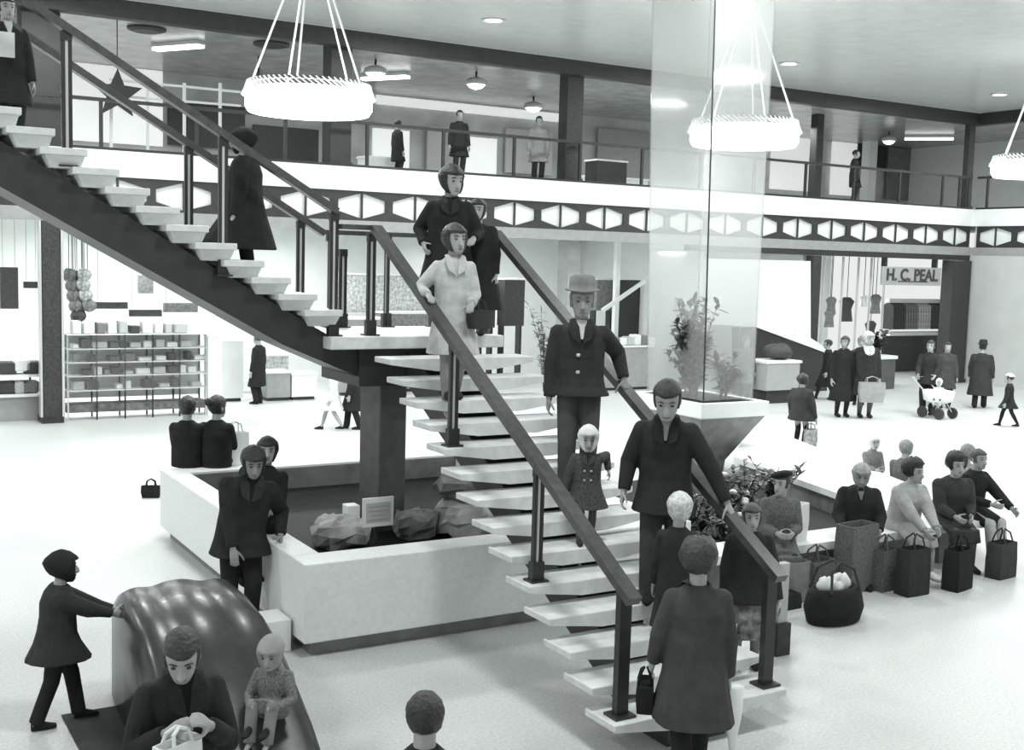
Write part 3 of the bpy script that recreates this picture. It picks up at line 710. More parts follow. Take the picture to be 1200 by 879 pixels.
# ================================================================== PEOPLE
def V(*a): return Vector(a)
HT=[(-1.0,.09,.34,.12),(-.86,.17,.41,.04),(-.6,.245,.42,-.18),(-.35,.285,.42,-.32),(0,.32,.41,-.42),(.35,.335,.43,-.46),(.65,.295,.36,-.41),(.88,.18,.20,-.26),(1.0,.03,.0,-.06)]
def headring(zs,h,wsc=1,off=0,n=18,fn=None):
    rg=[]
    for z in zs:
        for (z0,*a0),(z1,*a1) in zip(HT,HT[1:]):
            if z0<=z<=z1: t=(z-z0)/(z1-z0); w,f,k=[p+(q-p)*t for p,q in zip(a0,a1)]; break
        else: w,f,k=HT[0][1:] if z<-1 else HT[-1][1:]
        cy=(f+k)/2; ry=(f-k)/2; r=[]
        for i in range(n):
            a=2*PI*i/n    # a=pi/2 is front
            g=fn(a,z) if fn else wsc
            x=(w*g+off)*math.cos(a); y=cy*1.0+(ry*g+off)*math.sin(a)
            r.append(Vector((x*h,y*h,z*h/2*(1 if not fn else 1))))
        rg.append(r)
    return rg
def ik(a,b,l1,l2,pole):
    d=b-a; L=d.length
    if L>(l1+l2)*.995: s=L/((l1+l2)*.995); l1*=s; l2*=s
    t=d.normalized(); x=(l1*l1-l2*l2+L*L)/(2*L); hh=math.sqrt(max(0,l1*l1-x*x))
    p=Vector(pole); p=p-t*p.dot(t); p=p.normalized() if p.length>1e-6 else Vector((0,1,0))
    return a+t*x+p*hh
MC={}
def cloth(v,pat=None):
    key=(v,pat)
    if key not in MC:
        n='cloth_%d'%len(MC)
        if pat=='tweed': MC[key]=mat(n,v*.6,.9,scale=70,v2=v*1.6,bump=.3,bscale=60,spec=.2)
        elif pat=='floral': MC[key]=mat(n,v*.4,.85,scale=16,v2=min(.8,v*3),bump=.2,bscale=40,spec=.2)
        elif pat=='hair': MC[key]=mat(n,v*.7,.5,scale=30,v2=v*1.5,bump=.8,bscale=40)
        else: MC[key]=mat(n,v,.85,.18,9,.35,14,spec=.2)
    return MC[key]
PEOPLE=[]
def person(label,pos,S,ang=180,coat=.03,cpat=None,hem=.27,flare=1.0,legs='trousers',legv=.035,hair='short',hairv=.02,hat=None,hatv=.03,skin=None,
           lh=None,rh=None,lpalm='in',rpalm='in',lf=None,rf=None,sit=None,lean=0,side=0,hs=1.0,nod=0,turn=0,det=1,collar=None,buttons=0,shoev=.02,curl=.55,bulk=1.0,group=None,world_az=None,fem=False,scarf=None,sleeve=True,lhw=None,rhw=None,lfw=None,rfw=None):
    """local frame: +y forward, +x the figure's right"""
    pos=Vector(pos)
    az=math.atan2(pos.x,pos.y) if world_az is None else 0
    rz=-(az+math.radians(ang)) if world_az is None else -math.radians(world_az)
    root=empty('person',pos,label,'person',group,rz=rz)
    skin=skin or M_skin
    Mi=(Matrix.Translation(pos)@Matrix.Rotation(rz,4,'Z')).inverted()
    if lhw is not None: lh=Mi@Vector(lhw)
    if rhw is not None: rh=Mi@Vector(rhw)
    if lfw is not None: lf=Mi@Vector(lfw)
    if rfw is not None: rf=Mi@Vector(rfw)
    vox={0:.019,1:.0125,2:.0095}[det]*max(.7,min(1.1,S/1.7))
    pel=V(0,0,.53*S) if sit is None else V(0,0,sit+.055*S)
    up=V(math.sin(side),math.sin(lean),math.cos(lean)*math.cos(side)).normalized()
    rt=V(1,0,-math.sin(side)).normalized()
    fw=up.cross(rt)*-1
    fw=rt.cross(up)*-1 if fw.y<0 else fw
    if fw.y<0: fw=-fw
    P=lambda u,x=0,f=0: pel+up*(u*S)+rt*(x*S)+fw*(f*S)
    shw=(.092 if fem else .104)*bulk**.4
    neck=P(.292); hh=.154*S*hs
    hup=(up+V(0,math.sin(nod),0)*.8).normalized()
    # head orientation
    Rm=Matrix.Rotation(-math.radians(turn),3,'Z')@Matrix.Rotation(-nod,3,'X')
    hc=neck+hup*(.030*S)+V(0,.015*S,0)+Rm@V(0,0,hh*.5)
    hands={}
    arm={}
    for sgn,tgt,k in((-1,lh,'l'),(1,rh,'r')):
        sh=P(.252,sgn*shw)
        if tgt is None: tgt=V(sgn*(shw+.045)*S*1.05,.03*S,pel.z-.075*S) if sit is None else V(sgn*.05*S,.20*S,pel.z+.07*S)
        else: tgt=Vector(tgt)
        L1,L2=.172*S,.150*S
        el=ik(sh,tgt,L1,L2,(sgn*.6,-1,-.4)); arm[k]=(sh,el,tgt)
    leg={}
    for sgn,tgt,k in((-1,lf,'l'),(1,rf,'r')):
        hp=P(-.01,sgn*.052)
        if tgt is None: tgt=V(sgn*.055*S,0,.045*S) if sit is None else V(sgn*.055*S,.27*S,.045*S)
        else: tgt=Vector(tgt)
        kn=ik(hp,tgt,.245*S,.245*S,(sgn*.1,1,.05 if sit is None else .6)); leg[k]=(hp,kn,tgt)
    # ---- body
    m=MB()
    def ering(c,rx,ry,n=14): return [c+rt*(rx*S*math.cos(2*PI*i/n))+fw*(ry*S*math.sin(2*PI*i/n)) for i in range(n)]
    m.rings([ering(P(-.05),.05,.045),ering(P(-.03),.088,.066),ering(P(.06),.085,.062),ering(P(.12),.078,.056),ering(P(.21),.095,.064),ering(P(.25),shw,.050),ering(P(.29),.06,.042),ering(P(.31),.034,.034)])
    m.tube([P(.27),neck,hc-Rm@V(0,0,hh*.2)],[.042*S,.036*S,.036*S],10)
    hr=headring([t[0] for t in HT],hh)
    m.rings([[hc+Rm@p for p in r] for r in hr])
    m.tube([hc+Rm@V(0,.40*hh,.03*hh),hc+Rm@V(0,.47*hh,-.10*hh),hc+Rm@V(0,.49*hh,-.17*hh),hc+Rm@V(0,.41*hh,-.21*hh)],[.04*hh,.06*hh,.085*hh,.06*hh],8)
    for s in(-1,1): m.ell(hc+Rm@V(s*.325*hh,-.04*hh,-.06*hh),(.04*hh,.08*hh,.14*hh),8,6,Rm)
    for k,(sh,el,wr) in arm.items():
        sg=-1 if k=='l' else 1
        m.tube([sh,sh.lerp(el,.5),el],[.034*S,.031*S,.026*S],10); m.tube([el,el.lerp(wr,.4),wr],[.027*S,.026*S,.0165*S],10)
        d=(wr-el).normalized()
        pm=lpalm if k=='l' else rpalm
        n=V(-sg,0,0) if pm=='in' else (V(0,0,-1) if pm=='down' else V(0,-1,0))
        n=(n-d*n.dot(d)).normalized(); s=d.cross(n)
        # make s point to the thumb side (forward / inward)
        ref=V(0,1,.2) if pm=='in' else V(-sg,0,0)
        if s.dot(ref)<0: s=-s
        hsz=S*(1.0 if S>1.4 else 1.08)
        pb=wr; pe=wr+d*.05*hsz
        rgp=[]
        for t,wd,th in((-.01,.015,.013),(.01,.02,.013),(.035,.024,.012),(.052,.023,.009)):
            c=wr+d*t*hsz; rgp.append([c+s*(wd*hsz*math.cos(2*PI*i/10))+n*(th*hsz*math.sin(2*PI*i/10)) for i in range(10)])
        m.rings(rgp)
        fr=.0062*hsz if det<2 else .0056*hsz
        for off,L in((.018,.043),(.006,.048),(-.006,.045),(-.018,.036)):
            p=wr+d*.048*hsz+s*off*hsz; pts=[p-d*.01*hsz,p]; c=curl*.5
            for j in range(3):
                dd=(d*math.cos(c)+n*math.sin(c)+s*off*1.5).normalized(); p=p+dd*(L*hsz*(.42,.33,.25)[j]); pts.append(p); c+=curl
            m.tube(pts,[fr*1.1,fr*1.1,fr,fr*.95,fr*.8],6)
        p=wr+d*.012*hsz+s*.016*hsz; pts=[p]
        for j,(a_,L) in enumerate(((.9,.026),(.6,.022),(.35,.018))):
            dd=(d*math.cos(a_)+s*math.sin(a_)+n*(.35+.3*curl)).normalized(); p=p+dd*L*hsz; pts.append(p)
        m.tube(pts,[fr*1.5,fr*1.35,fr*1.15,fr*.9],6)
        hands[k]=wr+d*.07*hsz
    for k,(hp,kn,an) in leg.items():
        m.tube([hp,hp.lerp(kn,.5),kn],[.052*S,.046*S,.034*S],10); m.tube([kn,kn.lerp(an,.35),an+V(0,0,.0)],[.033*S,.034*S,.021*S],10)
        m.tube([an+V(0,-.02*S,-.01*S),an+V(0,.04*S,-.02*S),an+V(0,.09*S,-.032*S)],[.02*S,.02*S,.012*S],8)
    body=m.build('body',skin,root,world=False,remesh=vox)
    # ---- face
    if det>=1:
        for s in(-1,1):
            e=MB().ell(hc+Rm@V(s*.145*hh,.375*hh,.02*hh),(.055*hh,.05*hh,.028*hh),8,6,Rm).build('eye',M_eye,root,world=False,smooth=True)
            MB().tube([hc+Rm@V(s*.07*hh,.425*hh,.115*hh),hc+Rm@V(s*.15*hh,.41*hh,.14*hh),hc+Rm@V(s*.23*hh,.355*hh,.11*hh)],[.012*hh,.018*hh,.01*hh],6).build('eyebrow',cloth(hairv if hairv<.2 else .1,'hair'),root,world=False)
        MB().tube([hc+Rm@V(-.10*hh,.385*hh,-.315*hh),hc+Rm@V(0,.432*hh,-.31*hh),hc+Rm@V(.10*hh,.385*hh,-.315*hh)],[.014*hh,.026*hh,.014*hh],6).build('mouth',M_lip,root,world=False)
    # ---- hair
    rnd=random.Random(len(label)*7+int(S*100))
    ph=[rnd.uniform(0,6) for _ in range(4)]
    def hairfn(face,th,low,amp=1):
        def fn(a,z):
            fr=math.cos(a-PI/2)    # 1 at front
            inside=fr>math.cos(face) and z<.52
            g=1+th*(1+amp*(.22*math.sin(5*a+ph[0])+.18*math.sin(9*a+6*z+ph[1])))
            if z>.9: g=1+th*1.6
            return .80 if inside else g
        return fn
    def shell(name,face,th,zs,m_,wavy=0):
        rg=headring(zs,hh,fn=hairfn(face,th,zs[0],1 if name=='hair' else .2)); 
        for r in rg:
            for p in r:
                if p.z>.40*hh: p.z+=th*.30*hh*((p.z/hh-.4)/.1)**.5 if True else 0
        MB().rings([[hc+Rm@p for p in r] for r in rg]).build(name,m_,root,world=False,smooth=True)
    hm=cloth(hairv,'hair')
    if hair=='short': shell('hair',1.15,.11,[-.3,-.1,.15,.35,.53,.65,.88,.97,1.0],hm)
    elif hair=='bob': shell('hair',1.0,.20,[-.95,-.7,-.4,-.1,.15,.35,.53,.65,.88,.97,1.0],hm)
    elif hair=='curly': shell('hair',.95,.30,[-.8,-.5,-.2,0,.2,.35,.53,.65,.88,.97,1.0],hm)
    elif hair=='bun':
        shell('hair',1.05,.14,[-.6,-.3,-.1,.15,.35,.53,.65,.88,.97,1.0],hm); MB().ell(hc+Rm@V(0,-.52*hh,.25*hh),(.2*hh,.18*hh,.2*hh),10,7,Rm).build('hair_bun',hm,root,world=False,smooth=True)
    tm=cloth(hatv,'hair' if hat in('fur',) else None)
    if hat=='fedora':
        m=MB(); rings=[]
        for rx,ry,z in((.50,.60,.27),(.53,.63,.30),(.49,.58,.33),(.40,.47,.34),(.395,.465,.50),(.37,.43,.72),(.26,.32,.80),(.1,.15,.74)):
            rings.append([hc+Rm@V(rx*hh*math.cos(2*PI*i/20),-.02*hh+ry*hh*math.sin(2*PI*i/20),z*hh+(.05*hh*abs(math.cos(2*PI*i/20)) if z<.34 else 0)) for i in range(20)])
        m.rings(rings).build('hat',tm,root,world=False,smooth=True)
    elif hat=='beret':
        R2=Rm@Matrix.Rotation(.25,3,'Y'); MB().ell(hc+Rm@V(.05*hh,-.02*hh,.42*hh),(.50*hh,.56*hh,.19*hh),16,8,R2).build('hat',tm,root,world=False,smooth=True)
    elif hat=='fur':
        MB().ell(hc+Rm@V(0,-.05*hh,.22*hh),(.52*hh,.58*hh,.52*hh),16,11,Rm,lambda a,t:1+.06*math.sin(7*a+ph[0]+3*t)+.05*math.sin(11*a+5*t+ph[1]) if not(math.cos(a-PI/2)>.45 and t<PI*.58) else .66).build('hat',tm,root,world=False,smooth=True)
    elif hat=='bonnet': shell('hat',.85,.36,[-1.0,-.75,-.4,-.1,.15,.35,.53,.65,.88,.97,1.0],tm)
    elif hat=='hood': shell('hood',.8,.34,[-1.0,-.75,-.4,-.1,.15,.35,.53,.65,.88,.97,1.0],tm)
    elif hat=='scarf':
        shell('head_scarf',.9,.17,[-1.0,-.8,-.4,-.1,.15,.35,.53,.65,.88,.97,1.0],tm); MB().ell(hc+Rm@V(0,.40*hh,-.62*hh),(.1*hh,.06*hh,.08*hh),8,6).build('scarf_knot',tm,root,world=False,smooth=True)
    elif hat=='cap': shell('hat',1.4,.16,[.3,.4,.53,.65,.88,.97,1.0],tm)
    # ---- coat
    cm=cloth(coat,cpat); B=bulk
    m=MB()
    def er2(c,rx,ry,n=18): return [c+rt*(rx*S*B*math.cos(2*PI*i/n))+fw*(ry*S*B*math.sin(2*PI*i/n)) for i in range(n)]
    R=[er2(P(.312),.046/B,.046/B),er2(P(.293),.066,.054),er2(P(.276),.092,.062),er2(P(.255),(shw+.016)/B**.5,.070),er2(P(.20),.116,.084),er2(P(.12),.112,.082),er2(P(.03),.112,.090)]
    kc=(leg['l'][1]+leg['r'][1])/2; kc.z=0
    if sit is None:
        hz=hem*S; n=4
        sp=(leg['l'][1]-leg['r'][1]); 
        for i in range(1,n+1):
            t=i/n; z=pel.z*(1-t)+hz*t+ (.0)
            c=V(pel.x,pel.y,z)*1.0; c.x=pel.x*(1-t*.5)+kc.x*t*.5; c.y=pel.y*(1-t*.5)+kc.y*t*.5
            rx=(.112+.030*t*flare+abs(sp.x)/S*.18*t); ry=(.092+.026*t*flare+abs(sp.y)/S*.42*t)
            R.append([c+V(rx*S*B*math.cos(2*PI*i2/18)*(1+.05*t*math.sin(4*2*PI*i2/18+ph[0])),ry*S*B*math.sin(2*PI*i2/18)*(1+.05*t*math.sin(3*2*PI*i2/18+ph[2])),0) for i2 in range(18)])
    else:
        R.append(er2(P(-.055),.112,.092))
    m.rings(R)
    if sit is not None:
        kl,kr=leg['l'][1],leg['r'][1]; kk=(kl+kr)/2; hw=(kl-kr).length/2+.055*S
        lap=[]
        for t in(0,.5,.9,1.03):
            c=V(0,0,pel.z).lerp(kk+V(0,0,-.0),t); r_=.125*S*(1-t)+hw*t
            if t>1: r_*=.85
            lap.append([c+V(r_*math.cos(2*PI*i/14),0,(.075*(1-t)+.055*t)*S*math.sin(2*PI*i/14)) for i in range(14)])
        m.rings(lap)
        if hem>0:
            a=kk+V(0,.01*S,.02*S); e=a+(leg['l'][2]+leg['r'][2]-kl-kr)/2*hem
            m.rings([[a.lerp(e,t)+V((hw+.01*S*t)*math.cos(2*PI*i/14),.05*S*math.sin(2*PI*i/14),0) for i in range(14)] for t in(0,.5,1)])
    if sleeve:
        for k,(sh,el,wr) in arm.items():
            sh2=sh+up*(-.008*S); ce=el.lerp(wr,.92)
            m.tube([sh2-(el-sh)*.05,sh2.lerp(el,.5),el,el.lerp(wr,.5),ce],[.044*S*B,.043*S*B,.039*S*B,.035*S,.030*S],12)
            m.ell(el,(.039*S*B,)*3,8,6)
            m.ell(sh2,(.045*S*B,)*3,10,7)
    m.build('coat',cm,root,world=False,remesh=vox*1.1)
    if collar is not None:
        for sx in(-1,1):
            MB().rings([[P(.322,sx*.040,-.03),P(.318,sx*.050,-.03),P(.318,sx*.056,-.005),P(.322,sx*.044,-.005)],[P(.325,sx*.036,.030),P(.315,sx*.060,.03),P(.305,sx*.062,.045),P(.318,sx*.034,.045)],[P(.285,sx*.014,.072*B),P(.290,sx*.062,.066*B),P(.280,sx*.064,.072*B),P(.278,sx*.016,.080*B)],[P(.21,sx*.004,.098*B),P(.235,sx*.05,.096*B),P(.23,sx*.05,.10*B),P(.205,sx*.006,.102*B)]]).build('lapel',cloth(collar),root,world=False)
    if scarf is not None:      # light shirt front / scarf showing at the neck
        q=lambda z,x,f:P(z,x,f)
        MB().rings([[q(.318,-.026,.046),q(.318,.026,.046),q(.316,.026,.02),q(.316,-.026,.02)],[q(.29,-.024,.066),q(.29,.024,.066),q(.29,.024,.03),q(.29,-.024,.03)],[q(.225,-.005,.094*B),q(.225,.005,.094*B),q(.225,.005,.06),q(.225,-.005,.06)]]).build('shirt_front',cloth(scarf),root,world=False)
    for i in range(buttons):
        u=.23-.085*i; ry=.086*B
        for sx in ((-.03,.03) if buttons>3 else (.015,)):
            MB().ell(P(u,sx,ry),(.011*S,.007*S,.011*S),8,5).build('button',M_bar,root,world=False,smooth=True)
    # ---- legs
    lm=cloth(legv)
    m=MB()
    if legs=='trousers':
        m.rings([er2(P(.05),.088/B,.066/B),er2(P(-.02),.092/B,.072/B),er2(P(-.06),.075/B,.06/B)])
        for k,(hp,kn,an) in leg.items(): m.tube([hp+V(0,0,.0),hp.lerp(kn,.5),kn,kn.lerp(an,.5),an+V(0,0,-.004*S)],[.062*S,.055*S,.047*S,.044*S,.043*S],12); m.ell(kn,(.046*S,)*3,8,6)
        m.build('trousers',lm,root,world=False,remesh=vox*1.1)
    elif legs=='stockings':
        for k,(hp,kn,an) in leg.items():
            m=MB(); m.tube([hp.lerp(kn,.3),kn,kn.lerp(an,.35),an],[.048*S,.036*S,.037*S,.024*S],10); m.build('stocking',lm,root,world=False,smooth=True)
    # ---- shoes
    for k,(hp,kn,an) in leg.items():
        m=MB(); c=an+V(0,.03*S,-.022*S)
        if an.z<.06*S: c.z=.024*S
        rg=[]
        for y,w_,zt,zb_ in((-.058,.012,.02,-.022),(-.045,.022,.032,-.023),(-.01,.025,.034,-.023),(.03,.028,.018,-.023),(.06,.027,.006,-.023),(.082,.016,-.002,-.022)):
            rg.append([c+V(w_*S*math.cos(2*PI*i/10),y*S,(zt if math.sin(2*PI*i/10)>0 else -zb_)*S*math.sin(2*PI*i/10)) for i in range(10)])
        m.rings(rg).build('shoe',cloth(shoev),root,world=False,smooth=True)
    # world helper for held things
    M=Matrix.Translation(pos)@Matrix.Rotation(rz,4,'Z')
    root_h={k:M@v for k,v in hands.items()}
    root_h['M']=M
    return root,root_h
def bag(p,w,d,h,label,m,name='shopping_bag',cat='bag',az=0,handles=True,taper=.85,hh_=.14,hang=True):
    """p: where the handle top is (hang) or the bottom centre"""
    p=Vector(p); top=p-V(0,0,hh_) if hang else p+V(0,0,h)
    base=top-V(0,0,h)
    o=empty(name,base,label,cat,rz=0)
    q=Matrix.Rotation(az,3,'Z')
    rect_=lambda sx,sy,z:[base+q@V(x*sx/2,y*sy/2,z) for x,y in((-1,-1),(0,-1.06),(1,-1),(1.05,0),(1,1),(0,1.06),(-1,1),(-1.05,0))]
    mb=MB(); mb.rings([rect_(w*taper*.97,d*taper*.97,0),rect_(w*taper,d*taper,.02*h),rect_(w,d,h*.5),rect_(w*.97,d*.9,h),rect_(w*.9,d*.8,h),rect_(w*.85,d*.75,h*.85)]); mb.build('bag_body',m,o,smooth=False)
    if handles:
        for s in(-1,1):
            pts=[top+q@V(-w*.25,s*d*.42,-.01),top+q@V(-w*.2,s*d*.25,hh_*.7),top+q@V(0,s*d*.1,hh_),top+q@V(w*.2,s*d*.25,hh_*.7),top+q@V(w*.25,s*d*.42,-.01)]
            MB().tube(pts,.010,6).build('handle',m,o)
    return o
# ------------------------------------------------------------------ the crowd
def railpt(x,y): return V(x,y,tz(1)+RZ+(y-6.61)*RS/TS+.045)
def step(k,x,dy=0): return V(x,6.47+TS*(k-1)+.2+dy,tz(k))
# man in dark overcoat coming down, hand on the right rail
pm=step(4,6.0)
person('man in a dark overcoat looking down while gripping the right rail near the stair foot',pm,1.78,182,.028,hs=1.16,hem=.40,hair='short',hairv=.02,nod=.42,lean=.10,det=2,collar=.022,legv=.05,flare=.1,
  lhw=railpt(RXR,pm.y-.42)+V(0,0,.03),lpalm='down',rh=(.33,.10,.86),bulk=1.08,rf=(.09,.22,-.09),lf=(-.09,-.06,.08),shoev=.02,scarf=.3)
pc=step(6,5.63)
person('small child in a white bonnet and buttoned dark coat on the stairs',pc,.93,176,.07,'tweed',hem=.33,hair='short',hairv=.2,hat='bonnet',hatv=.72,hs=1.45,det=2,buttons=4,legs='stockings',legv=.08,collar=.06,flare=1.3,
  lhw=V(5.84,pc.y-.02,pc.z+.60),rh=(.2,.03,.40),rf=(.05,.12,-.13),lf=(-.05,0,.04),shoev=.03,bulk=1.15,nod=.1)
ph_=step(8,5.92)
person('man in a grey hat and dark big-buttoned coat holding the right rail',ph_,1.80,176,.034,hs=1.1,hem=.47,hair='short',hairv=.15,hat='fedora',hatv=.22,det=2,buttons=3,legv=.075,collar=.03,scarf=.55,flare=.1,
  lhw=railpt(RXR,ph_.y-.14)+V(0,0,.03),lpalm='down',rh=(.27,.05,.80),bulk=1.10,rf=(.10,.14,-.10),lf=(-.09,0,.08),skin=M_skind)
pw=step(12,5.24)
person('woman in a pale coat on the upper stairs, one hand on the left rail',pw,1.62,168,.52,hs=1.12,hem=.27,hair='curly',hairv=.035,fem=True,det=2,legs='stockings',legv=.25,collar=.48,
  rhw=railpt(LXR,pw.y-.1)+V(0,0,.02),rpalm='down',lh=(-.12,.27,.92),lpalm='down',rf=(.07,.16,-.1),lf=(-.05,0,.07),turn=-15,flare=1.2,shoev=.03)
bag(V(5.40,9.72,3.17),.22,.12,.18,'small dark handbag carried by the woman in the pale coat',cloth(.05),'handbag','handbag',.3,hh_=.1)
pd=V(5.72,10.98,LZ)
_,hd=person('dark-haired woman in a black coat stepping off the landing above the pale coat',pd,1.72,178,.022,hs=1.16,hem=.25,hair='curly',hairv=.02,fem=True,det=2,legs='stockings',legv=.03,collar=.03,
  lh=(-.24,.26,1.02),lpalm='down',rh=(.26,.05,.95),bulk=1.18,turn=-30,nod=.12,flare=1.0)
pp=V(6.07,11.0,LZ)
person('child in a dark coat half hidden behind the black-coated woman on the landing',pp,1.42,190,.022,hem=.2,hair='bob',hairv=.02,hs=1.1,det=1,legs='stockings',legv=.03,fem=True,bulk=1.25)
# figure climbing the upper flight
x=4.02; k=math.floor((4.15-x)/.2715)+1
person('cloaked dark figure climbing the upper flight to the left',V(x-.25,11.72,UZ(2)),1.62,-75,.022,hem=.26,hair='bob',hairv=.02,hat='hood',hatv=.02,det=1,legv=.02,bulk=1.25,flare=1.6,lf=(-.06,.18,.19),rf=(.06,-.05,.05),fem=True)
p=V(1.56,11.85,UZ(10))
person('person in a dark coat and pale scarf at the top of the upper flight',p,1.38,165,.03,hem=.3,hair='short',hairv=.02,det=1,scarf=.6,legv=.03)
tag(MB().b(1.46,1.60,11.62,11.65,UZ(10)+.82,UZ(10)+1.04).build('white_paper',M_paper),'white paper sheet held at the top of the upper flight','paper')
# blond girl, near woman, patterned woman at stair foot
pb=step(2,5.72,.05)
person('light-haired girl in a dark coat seen from behind climbing the lowest steps',pb,1.26,8,.03,hem=.2,hair='bob',hairv=.6,hs=1.3,det=2,legs='stockings',legv=.1,fem=True,rf=(.05,.15,.19),lf=(-.05,-.02,.045))
pn=V(5.10,6.02,0)
_,hn=person('woman in a long dark grey coat and fur hat walking past the stair foot',pn,1.66,-12,.058,hem=.27,hair='bob',hairv=.03,hat='fur',hatv=.035,fem=True,det=2,legv=.018,
  lf=(-.09,-.22,.09),rf=(.08,.20,.045),lh=(-.27,.12,.80),rh=(.25,.06,.72),bulk=1.12,collar=.06,turn=18,flare=.8)
bag(hn['l']+V(-.03,0,.06),.26,.12,.20,'black handbag held out by the woman in the long grey coat',cloth(.018),'handbag','handbag',.9,hh_=.10)
o=MB(); q=hn['r']
o.rings([[q+V(.10,.05,.0)+V(r*math.cos(2*PI*i/10),r*.5*math.sin(2*PI*i/10),z) for i in range(10)] for r,z in((.03,.02),(.085,0),(.07,-.22),(.01,-.52))]); o=o.build('paper_cone',M_paper,smooth=True)
tag(o,'pale pointed paper wrap hanging at the grey-coated woman\'s right side','paper wrap')
pf=gp(858,752)
_,hf=person('woman in a dark coat and patterned skirt standing just right of the stair rail',V(7.05,7.65,0),1.46,170,.026,hem=.42,hair='bob',hairv=.05,fem=True,det=1,legs='stockings',legv=.2,bulk=1.15,lh=(-.26,.1,.62))
m=MB(); c=V(7.05,7.65,0)
m.rings([[c+V(r*math.cos(2*PI*i/16)*(1+.06*math.sin(5*2*PI*i/16)),.85*r*math.sin(2*PI*i/16),z) for i in range(16)] for r,z in((.20,.64),(.225,.5),(.26,.30),(.25,.3),(.19,.6))]); sk=m.build('patterned_skirt',cloth(.13,'floral'),None,smooth=True)
pr_=[o for o in bpy.data.objects if o.get('label','').startswith('woman in a dark coat and patterned')][0]
sk.parent=pr_; sk.matrix_parent_inverse=(Matrix.Translation(pr_.location)@Matrix.Rotation(pr_.rotation_euler.z,4,'Z')).inverted()
pk=gp(888,742,0); o=MB(); o.b(7.55-.06,7.55+.06,7.75-.04,7.75+.04,.30,.86,.01); o=o.build('parcel',mat('parcel_paper',.45,.7,.1,9)); tag(o,'long upright pale parcel beside the right stair post','parcel')
tag(MB().b(7.47,7.63,7.68,7.82,0,.299).build('parcel',cloth(.06)),'dark box under the upright pale parcel','parcel')
# pool side men
person('man in a dark open coat standing at the pool wall, one pale hand in front',V(3.36,10.55,0),1.78,172,.024,hem=.42,hair='curly',hairv=.018,det=2,collar=.03,legv=.02,rh=(.10,.27,.84),rpalm='back',lh=(-.36,.1,.90),lean=.12,side=-.17,nod=.35,bulk=1.15,skin=M_skind,flare=.4)
person('dark-haired person sitting on the pool rim close behind the standing man',V(3.70,11.15,0),1.66,0,.022,hem=0,hair='curly',hairv=.015,det=1,legv=.02,turn=20,sit=PZ,side=-.22,world_az=180,legs='trousers',lf=(.12,.40,.5),rf=(.26,.36,.45),bulk=1.1)
# sitters on the far rim
for (x,y,lab,S_,t) in((4.28,14.42,'woman in black seated on the pool rim with a white bag on her arm',1.62,20),(3.95,14.56,'woman in black seated leftmost on the back rim of the pool',1.60,-25)):
    person(lab,V(x,y,0),S_,20,.02,hair='bun',hairv=.016,hs=1.15,sit=PZ,fem=True,det=1,legs='stockings',legv=.02,hem=.5,turn=t,bulk=1.1,lf=(-.08,.42,.42),rf=(.08,.42,.42))
bag(gp(275,545,PZ)+V(0,0,.003),.34,.14,.42,'white bag with a dark handle on the pool rim beside the seated women',M_white,'white_bag','bag',.2,hang=False)
b=gp(177,583); bag(b,.27,.12,.17,'small dark handbag left standing on the pale floor left of the pool',cloth(.02),'handbag','handbag',-.4,hang=False,hh_=.1)
# children at the slide
pk=V(1.47,8.98,0)
person('child in a dark hooded coat and trousers touching the slide from the left',pk,1.27,82,.035,hem=.40,hair='bob',hairv=.02,hat='hood',hatv=.022,hs=1.15,det=2,legv=.02,rhw=V(1.86,8.9,.82),lhw=V(1.90,9.05,.80),rf=(.07,-.16,.06),lf=(-.05,.16,.05),bulk=1.25,flare=.25,lean=.06)
d=ray(212,757); t=6.0; hp=V(0,0,CAMH)+d*t
_,hg=person('woman in a dark coat standing before the slide looking down at her white bag',V(hp.x,hp.y,0),hp.z+.13,168,.024,hem=.25,hair='short',hairv=.03,fem=True,det=2,nod=.5,legs='stockings',legv=.03,rh=(.12,.27,hp.z-.34),lh=(-.07,.30,hp.z-.32),rpalm='in',bulk=1.05,collar=.022,turn=15)
bag(hg['r']+V(-.04,-.02,.0),.24,.10,.28,'white bag held by the woman standing before the slide',M_paper,'white_bag','bag',.5,hh_=.07)
person('toddler in a pale hood sliding down the right of the play slide',V(2.60,7.42,.40),.96,200,.16,'tweed',hem=.0,hair='short',hairv=.1,hat='hood',hatv=.30,hs=1.4,sit=.02,det=1,legv=.2,lf=(-.06,.28,-.06),rf=(.06,.28,-.06),lh=(-.1,.18,.16),rh=(.1,.18,.16),nod=.3)
d=ray(498,848); hp=V(0,0,CAMH)+d*5.5
person('person with sleek dark hair seen from behind at the bottom edge of the floor',V(hp.x,hp.y,0),hp.z+.13,0,.03,hem=.3,hair='bob',hairv=.02,det=2,legv=.03,scarf=.03)
# girl in white by the shop, companion
person('girl in a white dress walking left under the landing',gp(390,504),1.30,-80,.7,hem=.32,hair='bob',hairv=.05,fem=True,det=1,legs='bare',hs=1.15,flare=1.9,rf=(.05,.24,.05),lf=(-.05,-.2,.09))
person('person in black walking beside the girl in the white dress',gp(414,503),1.55,-80,.02,hem=.25,hair='short',det=0,legv=.02,rf=(.05,.15,.05),lf=(-.05,-.15,.07))
person('shopper in black standing at the counters left of the landing pillar',V(8.9,26.6,0),1.66,-60,.022,hem=.25,hair='short',det=0,legv=.02)
